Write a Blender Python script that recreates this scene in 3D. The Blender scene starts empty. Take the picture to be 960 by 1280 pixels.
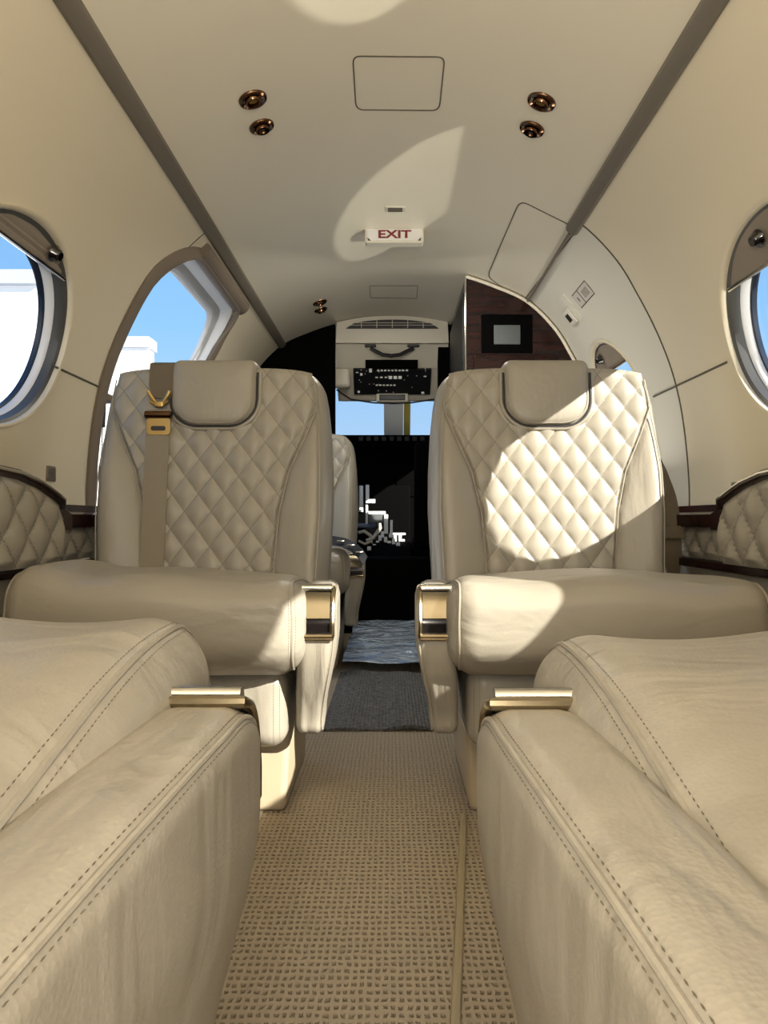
import bpy, bmesh, math, random
import numpy as np
from mathutils import Vector, Matrix, Euler
R = math.radians
PI = math.pi
random.seed(7)
scn = bpy.context.scene
COL = scn.collection
CAMZ, F, VX, VY = 0.52, 900.0, 489.0, 650.0

# ------------------------------------------------------------------ materials
def new_mat(name):
    m = bpy.data.materials.new(name); m.use_nodes = True
    nt = m.node_tree; b = nt.nodes['Principled BSDF']
    return m, nt, b
def N(nt, t, **kw):
    n = nt.nodes.new(t)
    for k, v in kw.items():
        if k.startswith('i_'): n.inputs[k[2:].replace('_', ' ')].default_value = v
        else: setattr(n, k, v)
    return n
def L(nt, a, b): nt.links.new(a, b)
def plain(name, col, rough=0.5, metal=0.0, bump=0, bscale=200, coat=0, spec=0.5, vary=0.0, vscale=8):
    m, nt, b = new_mat(name)
    b.inputs['Base Color'].default_value = (*col, 1)
    b.inputs['Roughness'].default_value = rough
    b.inputs['Metallic'].default_value = metal
    b.inputs['Specular IOR Level'].default_value = spec
    b.inputs['Coat Weight'].default_value = coat
    b.inputs['Coat Roughness'].default_value = 0.08
    tc = N(nt, 'ShaderNodeTexCoord')
    if vary:
        no = N(nt, 'ShaderNodeTexNoise', i_Scale=vscale, i_Detail=4.0)
        L(nt, tc.outputs['Object'], no.inputs['Vector'])
        mx = N(nt, 'ShaderNodeMix', data_type='RGBA')
        mx.inputs[6].default_value = (*[c * (1 - vary) for c in col], 1)
        mx.inputs[7].default_value = (*[min(1, c * (1 + vary)) for c in col], 1)
        L(nt, no.outputs['Fac'], mx.inputs[0]); L(nt, mx.outputs[2], b.inputs['Base Color'])
    if bump:
        no = N(nt, 'ShaderNodeTexNoise', i_Scale=bscale, i_Detail=3.0)
        L(nt, tc.outputs['Object'], no.inputs['Vector'])
        bp = N(nt, 'ShaderNodeBump', i_Strength=bump, i_Distance=0.002)
        L(nt, no.outputs['Fac'], bp.inputs['Height']); L(nt, bp.outputs['Normal'], b.inputs['Normal'])
    return m

def leather(name, col, crease=0.5, quilt=False, cscale=(9, 9, 4)):
    m, nt, b = new_mat(name)
    tc = N(nt, 'ShaderNodeTexCoord')
    no = N(nt, 'ShaderNodeTexNoise', i_Scale=5.0, i_Detail=5.0)
    L(nt, tc.outputs['Object'], no.inputs['Vector'])
    mx = N(nt, 'ShaderNodeMix', data_type='RGBA')
    mx.inputs[6].default_value = (*[c * .93 for c in col], 1); mx.inputs[7].default_value = (*[c * 1.05 for c in col], 1)
    L(nt, no.outputs['Fac'], mx.inputs[0])
    colour = mx.outputs[2]
    gr = N(nt, 'ShaderNodeTexVoronoi', i_Scale=420.0)
    L(nt, tc.outputs['Object'], gr.inputs['Vector'])
    b1 = N(nt, 'ShaderNodeBump', i_Strength=0.22, i_Distance=0.0006)
    L(nt, gr.outputs['Distance'], b1.inputs['Height'])
    mp = N(nt, 'ShaderNodeMapping'); mp.inputs['Scale'].default_value = cscale
    L(nt, tc.outputs['Object'], mp.inputs['Vector'])
    cr = N(nt, 'ShaderNodeTexNoise', i_Scale=1.0, i_Detail=3.0, i_Roughness=0.45, i_Distortion=0.6)
    L(nt, mp.outputs[0], cr.inputs['Vector'])
    b2 = N(nt, 'ShaderNodeBump', i_Strength=crease, i_Distance=0.02)
    L(nt, cr.outputs['Fac'], b2.inputs['Height']); L(nt, b1.outputs['Normal'], b2.inputs['Normal'])
    nrm = b2.outputs['Normal']
    if quilt:                          # UV carries the two stitch directions, a stitch row on every whole number
        uv = N(nt, 'ShaderNodeUVMap'); sp = N(nt, 'ShaderNodeSeparateXYZ'); L(nt, uv.outputs[0], sp.inputs[0])
        masks = []
        for a, o in ((0, 1), (1, 0)):
            pp = N(nt, 'ShaderNodeMath', operation='PINGPONG'); L(nt, sp.outputs[a], pp.inputs[0]); pp.inputs[1].default_value = .5
            lt = N(nt, 'ShaderNodeMath', operation='LESS_THAN'); L(nt, pp.outputs[0], lt.inputs[0]); lt.inputs[1].default_value = .022
            ml = N(nt, 'ShaderNodeMath', operation='MULTIPLY'); L(nt, sp.outputs[o], ml.inputs[0]); ml.inputs[1].default_value = 11
            fr = N(nt, 'ShaderNodeMath', operation='FRACT'); L(nt, ml.outputs[0], fr.inputs[0])
            l2 = N(nt, 'ShaderNodeMath', operation='LESS_THAN'); L(nt, fr.outputs[0], l2.inputs[0]); l2.inputs[1].default_value = .62
            mm = N(nt, 'ShaderNodeMath', operation='MULTIPLY'); L(nt, lt.outputs[0], mm.inputs[0]); L(nt, l2.outputs[0], mm.inputs[1])
            masks.append(mm)
        mxx = N(nt, 'ShaderNodeMath', operation='MAXIMUM'); L(nt, masks[0].outputs[0], mxx.inputs[0]); L(nt, masks[1].outputs[0], mxx.inputs[1])
        m2 = N(nt, 'ShaderNodeMix', data_type='RGBA'); L(nt, mxx.outputs[0], m2.inputs[0]); L(nt, colour, m2.inputs[6])
        m2.inputs[7].default_value = (*[c * .5 for c in col], 1); colour = m2.outputs[2]
    L(nt, colour, b.inputs['Base Color']); L(nt, nrm, b.inputs['Normal'])
    b.inputs['Roughness'].default_value = 0.40
    b.inputs['Specular IOR Level'].default_value = 0.4
    return m

LC = (0.305, 0.278, 0.226)
M = {}
M['leather'] = leather('beige leather', LC)
M['leather_soft'] = leather('creased beige leather', LC, crease=0.42, cscale=(7, 14, 14))
M['leather_fold'] = leather('folded beige leather', LC, crease=0.34, cscale=(30, 12, 2.5))
M['quilt'] = leather('quilted leather', LC, crease=0.15, quilt=True)
M['stitch'] = plain('stitch thread', (.15, .125, .085), .8)
M['ceiling'] = plain('ceiling vinyl', (.74, .685, .55), .34, bump=.05, bscale=600, vary=.02, vscale=3)
M['wall'] = plain('wall vinyl', (.70, .63, .475), .45, bump=.06, bscale=500, vary=.02, vscale=3)
M['wall_pale'] = plain('pale wall vinyl', (.70, .67, .57), .4, bump=.05, bscale=500)
M['strip'] = plain('taupe trim strip', (.155, .135, .105), .5, bump=.1, bscale=700)
M['taupe'] = plain('taupe plastic', (.17, .135, .10), .75, bump=.1, bscale=700)
M['seam'] = plain('panel gap', (.10, .085, .06), .8)
M['grey_metal'] = plain('painted grey frame', (.55, .56, .56), .35, metal=.3)
M['white'] = plain('white paint', (.78, .79, .80), .35)
M['dark_ring'] = plain('window seal', (.07, .07, .068), .4)
M['navy'] = plain('dark window edge', (.012, .02, .04), .3)
M['shade'] = plain('window shade fabric', (.24, .20, .155), .6, bump=.2, bscale=300)
M['black'] = plain('black plastic', (.006, .006, .007), .45)
M['matte_black'] = plain('matte black', (.0012, .0012, .0013), .9, spec=.05)
M['black_gloss'] = plain('gloss black', (.008, .006, .006), .12, coat=.6)
M['gold'] = plain('champagne metal', (.46, .38, .25), .25, metal=1)
M['flap'] = plain('olive bronze flap', (.27, .225, .15), .3, metal=1)
M['brass'] = plain('brushed brass', (.56, .37, .13), .28, metal=1)
M['bronze'] = plain('dark bronze chrome', (.16, .085, .045), .14, metal=1)
M['chrome'] = plain('chrome', (.62, .60, .56), .15, metal=1)
M['cream'] = plain('cream plastic', (.58, .54, .44), .4)
M['base'] = plain('seat base paint', (.42, .35, .24), .42, bump=.1, bscale=60, vary=.08)
M['web'] = plain('tan webbing', (.235, .20, .14), .7, bump=.5, bscale=500)
M['web_dark'] = plain('brown webbing', (.13, .10, .06), .75, bump=.5, bscale=500)
M['web_black'] = plain('black webbing', (.02, .025, .035), .35, bump=.3, bscale=300)
M['screen'] = plain('dark screen', (.09, .10, .105), .35)
M['glyph'] = plain('pale marking', (.75, .75, .72), .5)
M['ink'] = plain('dark ink', (.02, .018, .018), .6)
M['red_ink'] = plain('dark red ink', (.16, .012, .014), .5)
M['sign'] = plain('sign face', (.62, .60, .56), .25)
M['paper'] = plain('placard', (.60, .56, .50), .5)
M['pilot_leather'] = plain('grey pilot seat', (.32, .33, .35), .5, bump=.2)
M['yellow'] = plain('yellow stripe', (.70, .55, .12), .5)
M['hangar'] = plain('white cladding', (.80, .80, .80), .6)
M['tarmac'] = plain('pale concrete', (.74, .72, .69), .8, vary=.1)

def wood():
    m, nt, b = new_mat('dark lacquered wood')
    tc = N(nt, 'ShaderNodeTexCoord'); mp = N(nt, 'ShaderNodeMapping'); mp.inputs['Scale'].default_value = (3, 3, 26)
    L(nt, tc.outputs['Object'], mp.inputs[0])
    no = N(nt, 'ShaderNodeTexNoise', i_Scale=2.0, i_Detail=6.0, i_Distortion=1.2); L(nt, mp.outputs[0], no.inputs['Vector'])
    cr = N(nt, 'ShaderNodeValToRGB'); L(nt, no.outputs['Fac'], cr.inputs[0])
    cr.color_ramp.elements[0].position = .35; cr.color_ramp.elements[0].color = (.006, .0025, .002, 1)
    cr.color_ramp.elements[1].position = .75; cr.color_ramp.elements[1].color = (.030, .006, .0035, 1)
    L(nt, cr.outputs[0], b.inputs['Base Color'])
    b.inputs['Roughness'].default_value = .22; b.inputs['Coat Weight'].default_value = .06; b.inputs['Coat Roughness'].default_value = .06; b.inputs['Specular IOR Level'].default_value = .2
    return m
M['wood'] = wood()

def carpet():
    m, nt, b = new_mat('beige loop carpet')
    tc = N(nt, 'ShaderNodeTexCoord')
    ds = N(nt, 'ShaderNodeTexNoise', i_Scale=60.0, i_Detail=2.0); L(nt, tc.outputs['Object'], ds.inputs['Vector'])
    va = N(nt, 'ShaderNodeVectorMath', operation='SCALE'); L(nt, ds.outputs['Color'], va.inputs[0]); va.inputs['Scale'].default_value = .0085
    ad = N(nt, 'ShaderNodeVectorMath', operation='ADD'); L(nt, tc.outputs['Object'], ad.inputs[0]); L(nt, va.outputs[0], ad.inputs[1])
    sp = N(nt, 'ShaderNodeSeparateXYZ'); L(nt, ad.outputs[0], sp.inputs[0])
    def wv(o, k, ph=0):
        a = N(nt, 'ShaderNodeMath', operation='MULTIPLY_ADD'); L(nt, o, a.inputs[0]); a.inputs[1].default_value = k; a.inputs[2].default_value = ph
        s = N(nt, 'ShaderNodeMath', operation='SINE'); L(nt, a.outputs[0], s.inputs[0]); return s
    sx = wv(sp.outputs[0], 2 * PI / .0088); sy = wv(sp.outputs[1], 2 * PI / .0125)
    mu = N(nt, 'ShaderNodeMath', operation='MAXIMUM'); L(nt, sx.outputs[0], mu.inputs[0]); L(nt, sy.outputs[0], mu.inputs[1])
    # pits lie where both waves are low
    mr = N(nt, 'ShaderNodeMapRange'); L(nt, mu.outputs[0], mr.inputs[0])
    mr.inputs[1].default_value = -.9; mr.inputs[2].default_value = .25
    fz = N(nt, 'ShaderNodeTexNoise', i_Scale=900.0, i_Detail=2.0); L(nt, tc.outputs['Object'], fz.inputs['Vector'])
    mf = N(nt, 'ShaderNodeMath', operation='MULTIPLY_ADD'); L(nt, fz.outputs['Fac'], mf.inputs[0]); mf.inputs[1].default_value = .35; L(nt, mr.outputs[0], mf.inputs[2])
    bg = N(nt, 'ShaderNodeTexNoise', i_Scale=4.0); L(nt, tc.outputs['Object'], bg.inputs['Vector'])
    mx = N(nt, 'ShaderNodeMix', data_type='RGBA'); L(nt, mr.outputs[0], mx.inputs[0])
    mx.inputs[6].default_value = (.27, .20, .125, 1); mx.inputs[7].default_value = (.45, .36, .245, 1)
    m2 = N(nt, 'ShaderNodeMix', data_type='RGBA', blend_type='MULTIPLY'); m2.inputs[0].default_value = .5
    L(nt, mx.outputs[2], m2.inputs[6]); L(nt, fz.outputs['Fac'], m2.inputs[7])
    ga = N(nt, 'ShaderNodeGamma'); L(nt, m2.outputs[2], ga.inputs[0]); ga.inputs[1].default_value = .82
    L(nt, ga.outputs[0], b.inputs['Base Color'])
    bp = N(nt, 'ShaderNodeBump', i_Strength=1.0, i_Distance=.003); L(nt, mf.outputs[0], bp.inputs['Height']); L(nt, bp.outputs[0], b.inputs['Normal'])
    b.inputs['Roughness'].default_value = .95; b.inputs['Specular IOR Level'].default_value = .1
    return m
M['carpet'] = carpet()

def ribbed():
    m, nt, b = new_mat('ribbed grey mat')
    tc = N(nt, 'ShaderNodeTexCoord'); sp = N(nt, 'ShaderNodeSeparateXYZ'); L(nt, tc.outputs['Object'], sp.inputs[0])
    a = N(nt, 'ShaderNodeMath', operation='MULTIPLY'); L(nt, sp.outputs[0], a.inputs[0]); a.inputs[1].default_value = 2 * PI / .009
    s = N(nt, 'ShaderNodeMath', operation='SINE'); L(nt, a.outputs[0], s.inputs[0])
    no = N(nt, 'ShaderNodeTexNoise', i_Scale=90.0, i_Detail=3.0); L(nt, tc.outputs['Object'], no.inputs['Vector'])
    cr = N(nt, 'ShaderNodeValToRGB'); L(nt, no.outputs['Fac'], cr.inputs[0])
    cr.color_ramp.elements[0].position = .3; cr.color_ramp.elements[0].color = (.06, .058, .054, 1)
    cr.color_ramp.elements[1].position = .8; cr.color_ramp.elements[1].color = (.21, .20, .185, 1)
    L(nt, cr.outputs[0], b.inputs['Base Color'])
    ad = N(nt, 'ShaderNodeMath', operation='ADD'); L(nt, s.outputs[0], ad.inputs[0]); L(nt, no.outputs['Fac'], ad.inputs[1])
    bp = N(nt, 'ShaderNodeBump', i_Strength=.8, i_Distance=.002); L(nt, ad.outputs[0], bp.inputs['Height']); L(nt, bp.outputs[0], b.inputs['Normal'])
    b.inputs['Roughness'].default_value = .9
    return m
M['mat'] = ribbed()

def foil():
    m, nt, b = new_mat('crinkled plastic sheet')
    b.inputs['Base Color'].default_value = (.48, .58, .72, 1); b.inputs['Metallic'].default_value = .7; b.inputs['Roughness'].default_value = .13
    tc = N(nt, 'ShaderNodeTexCoord'); mp = N(nt, 'ShaderNodeMapping'); mp.inputs['Scale'].default_value = (1.5, 9, 1)
    L(nt, tc.outputs['Object'], mp.inputs[0])
    no = N(nt, 'ShaderNodeTexNoise', i_Scale=3.0, i_Detail=6.0, i_Distortion=1.5); L(nt, mp.outputs[0], no.inputs['Vector'])
    bp = N(nt, 'ShaderNodeBump', i_Strength=1.0, i_Distance=.08); L(nt, no.outputs['Fac'], bp.inputs['Height']); L(nt, bp.outputs[0], b.inputs['Normal'])
    return m
M['foil'] = foil()

def glass():
    m = bpy.data.materials.new('window glass'); m.use_nodes = True; nt = m.node_tree; nt.nodes.clear()
    o = N(nt, 'ShaderNodeOutputMaterial'); t = N(nt, 'ShaderNodeBsdfTransparent'); t.inputs[0].default_value = (.96, .98, 1, 1)
    g = N(nt, 'ShaderNodeBsdfGlossy'); g.inputs['Roughness'].default_value = .02
    x = N(nt, 'ShaderNodeMixShader'); x.inputs[0].default_value = .05
    L(nt, t.outputs[0], x.inputs[1]); L(nt, g.outputs[0], x.inputs[2]); L(nt, x.outputs[0], o.inputs[0])
    return m
M['glass'] = glass()

# ------------------------------------------------------------------ mesh tools
class MB:
    def __init__(s): s.v = []; s.f = []; s.uv = None; s.n = 0
    def add(s, verts, faces):
        verts = np.asarray(verts, float).reshape(-1, 3)
        s.v.append(verts); n = s.n
        s.f += [tuple(i + n for i in f) for f in faces]; s.n += len(verts); return s
    def merge(s, o): return s.add(np.vstack(o.v), o.f)
    def xf(s, fn): s.v = [fn(a) for a in s.v]; return s
    def build(s, name, mat, parent=None, loc=None, sharp=38, uv=None, smooth=True):
        me = bpy.data.meshes.new(name)
        V = np.vstack(s.v)
        me.from_pydata(V.tolist(), [], s.f); me.validate()
        if uv is not None:
            ul = me.uv_layers.new(name='UVMap')
            idx = np.zeros(len(me.loops), dtype=np.int32); me.loops.foreach_get('vertex_index', idx)
            ul.data.foreach_set('uv', np.asarray(uv, float)[idx].ravel())
        if smooth:
            me.polygons.foreach_set('use_smooth', [True] * len(me.polygons))
            me.set_sharp_from_angle(angle=R(sharp))
        me.materials.append(mat); me.update()
        o = bpy.data.objects.new(name, me); COL.objects.link(o)
        if parent: o.parent = parent
        if loc: o.location = loc
        return o

def tag(o, label=None, cat=None, group=None, kind=None):
    if label: o['label'] = label
    if cat: o['category'] = cat
    if group: o['group'] = group
    if kind: o['kind'] = kind
    return o
def empty(name, loc=(0, 0, 0), rz=0, **kw):
    o = bpy.data.objects.new(name, None); COL.objects.link(o); o.location = loc; o.rotation_euler = (0, 0, rz)
    o.empty_display_size = .1
    return tag(o, **kw) if kw else o
def copy_tree(o, parent=None):
    c = o.copy(); COL.objects.link(c)
    if parent is not None: c.parent = parent
    for ch in list(o.children): copy_tree(ch, c)
    return c

def grid_faces(nu, nv, wrapu=False, wrapv=False, flip=False):
    fs = []
    for i in range(nu if wrapu else nu - 1):
        for j in range(nv if wrapv else nv - 1):
            a = i * nv + j; b = ((i + 1) % nu) * nv + j; c = ((i + 1) % nu) * nv + (j + 1) % nv; d = i * nv + (j + 1) % nv
            fs.append((a, d, c, b) if flip else (a, b, c, d))
    return fs
def axis_samples(h, r, m, k=5):
    if r <= 0: return np.linspace(-h, h, m + 1)
    e = (h - r) + r * np.tan(np.linspace(0, PI / 4, k + 1))
    mid = np.linspace(-(h - r), h - r, m + 1)
    return np.concatenate([-e[::-1][:-1], mid, e[1:]])
def rbox(size, r, m=(4, 4, 4), k=4, centre=(0, 0, 0)):
    hx, hy, hz = [s / 2 for s in size]; r = min(r, hx, hy, hz) * .999
    A = [axis_samples(h, r, mm, k) for h, mm in zip((hx, hy, hz), m)]
    mb = MB(); key = {}; V = []; Fs = []
    H = (hx, hy, hz)
    def vid(p):
        q = tuple(round(c, 6) for c in p)
        if q not in key: key[q] = len(V); V.append(p)
        return key[q]
    for ax in range(3):
        u, v = [(1, 2), (2, 0), (0, 1)][ax]
        for sgn in (-1, 1):
            g = []
            for a in A[u]:
                row = []
                for b in A[v]:
                    p = [0, 0, 0]; p[ax] = sgn * H[ax]; p[u] = a; p[v] = b; row.append(vid(p))
                g.append(row)
            for i in range(len(A[u]) - 1):
                for j in range(len(A[v]) - 1):
                    q = (g[i][j], g[i + 1][j], g[i + 1][j + 1], g[i][j + 1])
                    Fs.append(q if sgn > 0 else q[::-1])
    P = np.array(V); Hn = np.array(H)
    inner = np.clip(P, -(Hn - r), Hn - r); d = P - inner
    ln = np.linalg.norm(d, axis=1, keepdims=True); ln[ln == 0] = 1
    P = inner + d / ln * r + np.array(centre)
    return mb.add(P, Fs)
def box(x0, x1, y0, y1, z0, z1, r=0.0, k=2):
    if r > 0: return rbox((x1 - x0, y1 - y0, z1 - z0), r, (1, 1, 1), k, ((x0 + x1) / 2, (y0 + y1) / 2, (z0 + z1) / 2))
    v = [(x, y, z) for x in (x0, x1) for y in (y0, y1) for z in (z0, z1)]
    return MB().add(v, [(0, 1, 3, 2), (4, 6, 7, 5), (0, 4, 5, 1), (2, 3, 7, 6), (0, 2, 6, 4), (1, 5, 7, 3)])
def tube(path, r, seg=8, closed=False, flat=None, up=None):
    P = np.asarray(path, float); n = len(P); T = np.zeros_like(P)
    for i in range(n):
        a = P[(i - 1) % n] if closed or i > 0 else P[i]; b = P[(i + 1) % n] if closed or i < n - 1 else P[i]
        t = b - a; T[i] = t / (np.linalg.norm(t) + 1e-12)
    ref = np.array(up if up is not None else (0, 0, 1.0)); V = []
    if up is None and abs(T[0] @ ref) > .9: ref = np.array((1.0, 0, 0))
    prev = None
    for i in range(n):
        base = ref if (prev is None or up is not None) else prev
        u = base - (base @ T[i]) * T[i]; u /= (np.linalg.norm(u) + 1e-12); prev = u
        w = np.cross(T[i], u); ra, rb = (r, r) if flat is None else flat
        rr = ra if not callable(ra) else ra(i / (n - 1))
        for k in range(seg):
            a = 2 * PI * k / seg; V.append(P[i] + u * math.cos(a) * (rb if flat else rr) + w * math.sin(a) * (ra if flat else rr))
    fs = grid_faces(n, seg, wrapu=closed, wrapv=True)
    if not closed: fs += [tuple(range(seg))[::-1], tuple(range((n - 1) * seg, n * seg))]
    return MB().add(V, fs)
def lathe(prof, seg=24):
    n = len(prof); V = []
    for i in range(seg):
        a = 2 * PI * i / seg
        for (r, z) in prof: V.append((r * math.cos(a), r * math.sin(a), z))
    return MB().add(V, grid_faces(seg, n, wrapu=True))
def ribbon(path, wvec, thick, nrm):
    P = np.asarray(path, float); W = np.asarray(wvec, float); Nn = np.asarray(nrm, float)
    if W.ndim == 1: W = np.tile(W, (len(P), 1))
    if Nn.ndim == 1: Nn = np.tile(Nn, (len(P), 1))
    V = []
    for p, w, m in zip(P, W, Nn): V += [p - w - m * thick, p + w - m * thick, p + w + m * thick, p - w + m * thick]
    n = len(P)
    return MB().add(V, grid_faces(n, 4, wrapv=True) + [(3, 2, 1, 0), (4 * n - 4, 4 * n - 3, 4 * n - 2, 4 * n - 1)])
def prism(poly, x0, x1, axis=0):
    """poly: 2D points in the plane across 'axis' (0: (y,z), 1: (x,z), 2: (x,y))"""
    def mk(a, p): return (a, p[0], p[1]) if axis == 0 else ((p[0], a, p[1]) if axis == 1 else (p[0], p[1], a))
    n = len(poly); V = [mk(x0, p) for p in poly] + [mk(x1, p) for p in poly]
    return MB().add(V, [tuple(range(n))[::-1], tuple(range(n, 2 * n))] + [(i, (i + 1) % n, n + (i + 1) % n, n + i) for i in range(n)])
def stitches(path, nrm, ln=.0028, gap=.0018, w=.00033, h=.00035):
    P = np.asarray(path, float); Nn = np.asarray(nrm, float)
    s = np.concatenate([[0], np.cumsum(np.linalg.norm(np.diff(P, axis=0), axis=1))])
    mb = MB(); t = 0
    at = lambda q: np.array([np.interp(q, s, P[:, i]) for i in range(3)])
    an = lambda q: np.array([np.interp(q, s, Nn[:, i]) for i in range(3)])
    while t + ln < s[-1]:
        a, b, m = at(t), at(t + ln), an(t + ln / 2); d = b - a; d /= np.linalg.norm(d) + 1e-12
        m = m / (np.linalg.norm(m) + 1e-12); sd = np.cross(d, m) * w; u = m * h
        mb.add([a - sd * .3, a + u, a + sd * .3, b - sd * .3, b + u, b + sd * .3, (a + b) / 2 - sd, (a + b) / 2 + u * 1.6, (a + b) / 2 + sd],
               [(0, 6, 7, 1), (1, 7, 8, 2), (6, 3, 4, 7), (7, 4, 5, 8)])
        t += ln + gap
    return mb
def smoothstep(a, b, x):
    t = np.clip((x - a) / (b - a), 0, 1); return t * t * (3 - 2 * t)
def rrect(w, h, r, k=6):
    pts = []
    for cx, cy, a0 in ((w / 2 - r, h / 2 - r, 0), (-w / 2 + r, h / 2 - r, 90), (-w / 2 + r, -h / 2 + r, 180), (w / 2 - r, -h / 2 + r, 270)):
        for i in range(k + 1):
            a = R(a0 + 90 * i / k); pts.append((cx + r * math.cos(a), cy + r * math.sin(a)))
    return pts

# ------------------------------------------------------------------ the cabin section
SEC0 = [(0, 1.45), (.13, 1.443), (.26, 1.418), (.38, 1.378), (.50, 1.322), (.60, 1.225), (.665, 1.12), (.72, 1.01), (.76, .90),
        (.785, .78), (.80, .62), (.798, .50), (.78, .35), (.74, .18), (.69, 0)]
def catmull(p, per=12):
    p = [np.array(q, float) for q in p]; p = [2 * p[0] - p[1]] + p + [2 * p[-1] - p[-2]]; out = []
    p[0] = np.array((-p[2][0], p[2][1])) if abs(p[1][0]) < 1e-9 else p[0]
    for i in range(1, len(p) - 2):
        for k in range(per):
            t = k / per
            out.append(.5 * ((2 * p[i]) + (-p[i - 1] + p[i + 1]) * t + (2 * p[i - 1] - 5 * p[i] + 4 * p[i + 1] - p[i + 2]) * t * t + (-p[i - 1] + 3 * p[i] - 3 * p[i + 1] + p[i + 2]) * t ** 3))
    out.append(p[-2]); return np.array(out)
SEC = catmull(SEC0)
STRIP = 4 * 12                                   # index where the trim strip runs
TN = np.gradient(SEC, axis=0); TN /= np.linalg.norm(TN, axis=1, keepdims=True)
OUT = np.stack([-TN[:, 1], TN[:, 0]], 1)         # outward normal of the right half
OUT[0] = (0, 1)
if OUT[60, 0] < 0: OUT = -OUT; OUT[0] = (0, 1)
ANG = np.arctan2(SEC[:, 1] - CAMZ, SEC[:, 0])
def shell_at(px, py, off=0.0):
    """where the sight line through a pixel meets the cabin lining: point and inward normal"""
    s = 1 if px >= VX else -1
    a = math.atan2(VY - py, abs(px - VX) + 1e-9); i = np.interp(-a, -ANG, np.arange(len(SEC)))
    x = np.interp(i, np.arange(len(SEC)), SEC[:, 0]); z = np.interp(i, np.arange(len(SEC)), SEC[:, 1])
    nx = np.interp(i, np.arange(len(SEC)), OUT[:, 0]); nz = np.interp(i, np.arange(len(SEC)), OUT[:, 1])
    y = F * x / abs(px - VX) if abs(px - VX) > abs(VY - py) else F * (z - CAMZ) / (VY - py)
    n = Vector((-s * nx, 0, -nz)).normalized()
    return Vector((s * x, y, z)) + n * off, n
def wall_x(z): return float(np.interp(z, SEC[::-1, 1], SEC[::-1, 0]))
def ceil_z(x): return float(np.interp(abs(x), SEC[:STRIP + 30, 0], SEC[:STRIP + 30, 1]))
def wall_n(z, s):
    i = int(np.argmin(abs(SEC[:, 1] - z))); return Vector((-s * OUT[i, 0], 0, -OUT[i, 1]))

def shell_part(i0, i1, sides, y0, y1, thick, ny):
    V = []; mb = MB(); ys = np.linspace(y0, y1, ny)
    if sides == 0:
        idx = list(range(i1, 0, -1)); pts = [(-SEC[i, 0], SEC[i, 1], -OUT[i, 0], OUT[i, 1]) for i in idx] + [(SEC[i, 0], SEC[i, 1], OUT[i, 0], OUT[i, 1]) for i in range(0, i1 + 1)]
    else:
        pts = [(sides * SEC[i, 0], SEC[i, 1], sides * OUT[i, 0], OUT[i, 1]) for i in range(i0, i1 + 1)]
    n = len(pts)
    for off in (0, thick):
        for (x, z, nx, nz) in pts:
            for y in ys: V.append((x + nx * off, y, z + nz * off))
    fs = grid_faces(n, ny, flip=(sides < 0)); k = n * ny
    fs2 = [tuple(i + k for i in f[::-1]) for f in fs]
    side = []
    ring = [j for j in range(ny)] + [i * ny + ny - 1 for i in range(1, n)] + [(n - 1) * ny + j for j in range(ny - 2, -1, -1)] + [i * ny for i in range(n - 2, 0, -1)]
    for a, b in zip(ring, ring[1:] + ring[:1]): side.append((a, b, b + k, a + k))
    return mb.add(V, fs + fs2 + side)
def cut(o, cutters):
    cs = []
    for c in cutters:
        me = bpy.data.meshes.new('cut'); me.from_pydata(np.vstack(c.v).tolist(), [], c.f)
        bm = bmesh.new(); bm.from_mesh(me); bmesh.ops.recalc_face_normals(bm, faces=bm.faces); bm.to_mesh(me); bm.free()
        co = bpy.data.objects.new('cut', me); COL.objects.link(co); cs.append(co)
        md = o.modifiers.new('b', 'BOOLEAN'); md.operation = 'DIFFERENCE'; md.object = co; md.solver = 'EXACT'
    bm = bmesh.new(); bm.from_mesh(o.data); bmesh.ops.recalc_face_normals(bm, faces=bm.faces); bm.to_mesh(o.data); bm.free()
    bpy.context.view_layer.update()
    me = bpy.data.meshes.new_from_object(o.evaluated_get(bpy.context.evaluated_depsgraph_get()))
    o.modifiers.clear(); o.data = me
    me.polygons.foreach_set('use_smooth', [True] * len(me.polygons)); me.set_sharp_from_angle(angle=R(30))
    for c in cs: bpy.data.objects.remove(c)

YB, YP = -1.5, 3.30                               # aft end of the lining, cockpit partition
WB, WZ = .195, .903                       # window half axes and height
RIGHT_WIN = [(0.51, .25), (1.335, .275), (2.37, .20)]; LEFT_WIN = [(0.55, .25), (1.40, .262)]; WA = .25
def ell_prism(yc, a, b, x0, x1, n=72):
    return prism([(yc + a * math.cos(2 * PI * i / n), WZ + b * math.sin(2 * PI * i / n)) for i in range(n)], x0, x1)
ceiling = shell_part(0, STRIP, 0, YB, YP, .05, 30).build('ceiling', M['ceiling']); tag(ceiling, kind='structure')
DOOR = (1.922, 2.64, 0.02, 1.27)
def door_poly(g=0.0, k=8):
    y0, y1, z0, z1 = DOOR; y0 -= g; y1 += g; z1 += g; pts = [(y0, z0), (y1, z0)]
    for cy, cz, a0, rr in ((y1 - .12, z1 - .12, 0, .12), (y0 + .16, z1 - .16, 90, .16)):
        for i in range(k + 1):
            a = R(a0 + 90 * i / k); pts.append((cy + rr * math.cos(a) , cz + rr * math.sin(a)))
    return pts
last = len(SEC) - 1
wall_left = shell_part(STRIP, last, -1, YB, YP, .055, 40).build('wall_left', M['wall']); tag(wall_left, kind='structure')
cut(wall_left, [ell_prism(y, a_, WB, -1.1, -.3) for y, a_ in LEFT_WIN] + [prism(door_poly(), -1.1, -.3)])
wall_right = shell_part(STRIP, last, 1, YB, 1.93, .055, 30).build('wall_right', M['wall']); tag(wall_right, kind='structure')
cut(wall_right, [ell_prism(y, a_, WB, .3, 1.1) for y, a_ in RIGHT_WIN[:2]])
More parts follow.
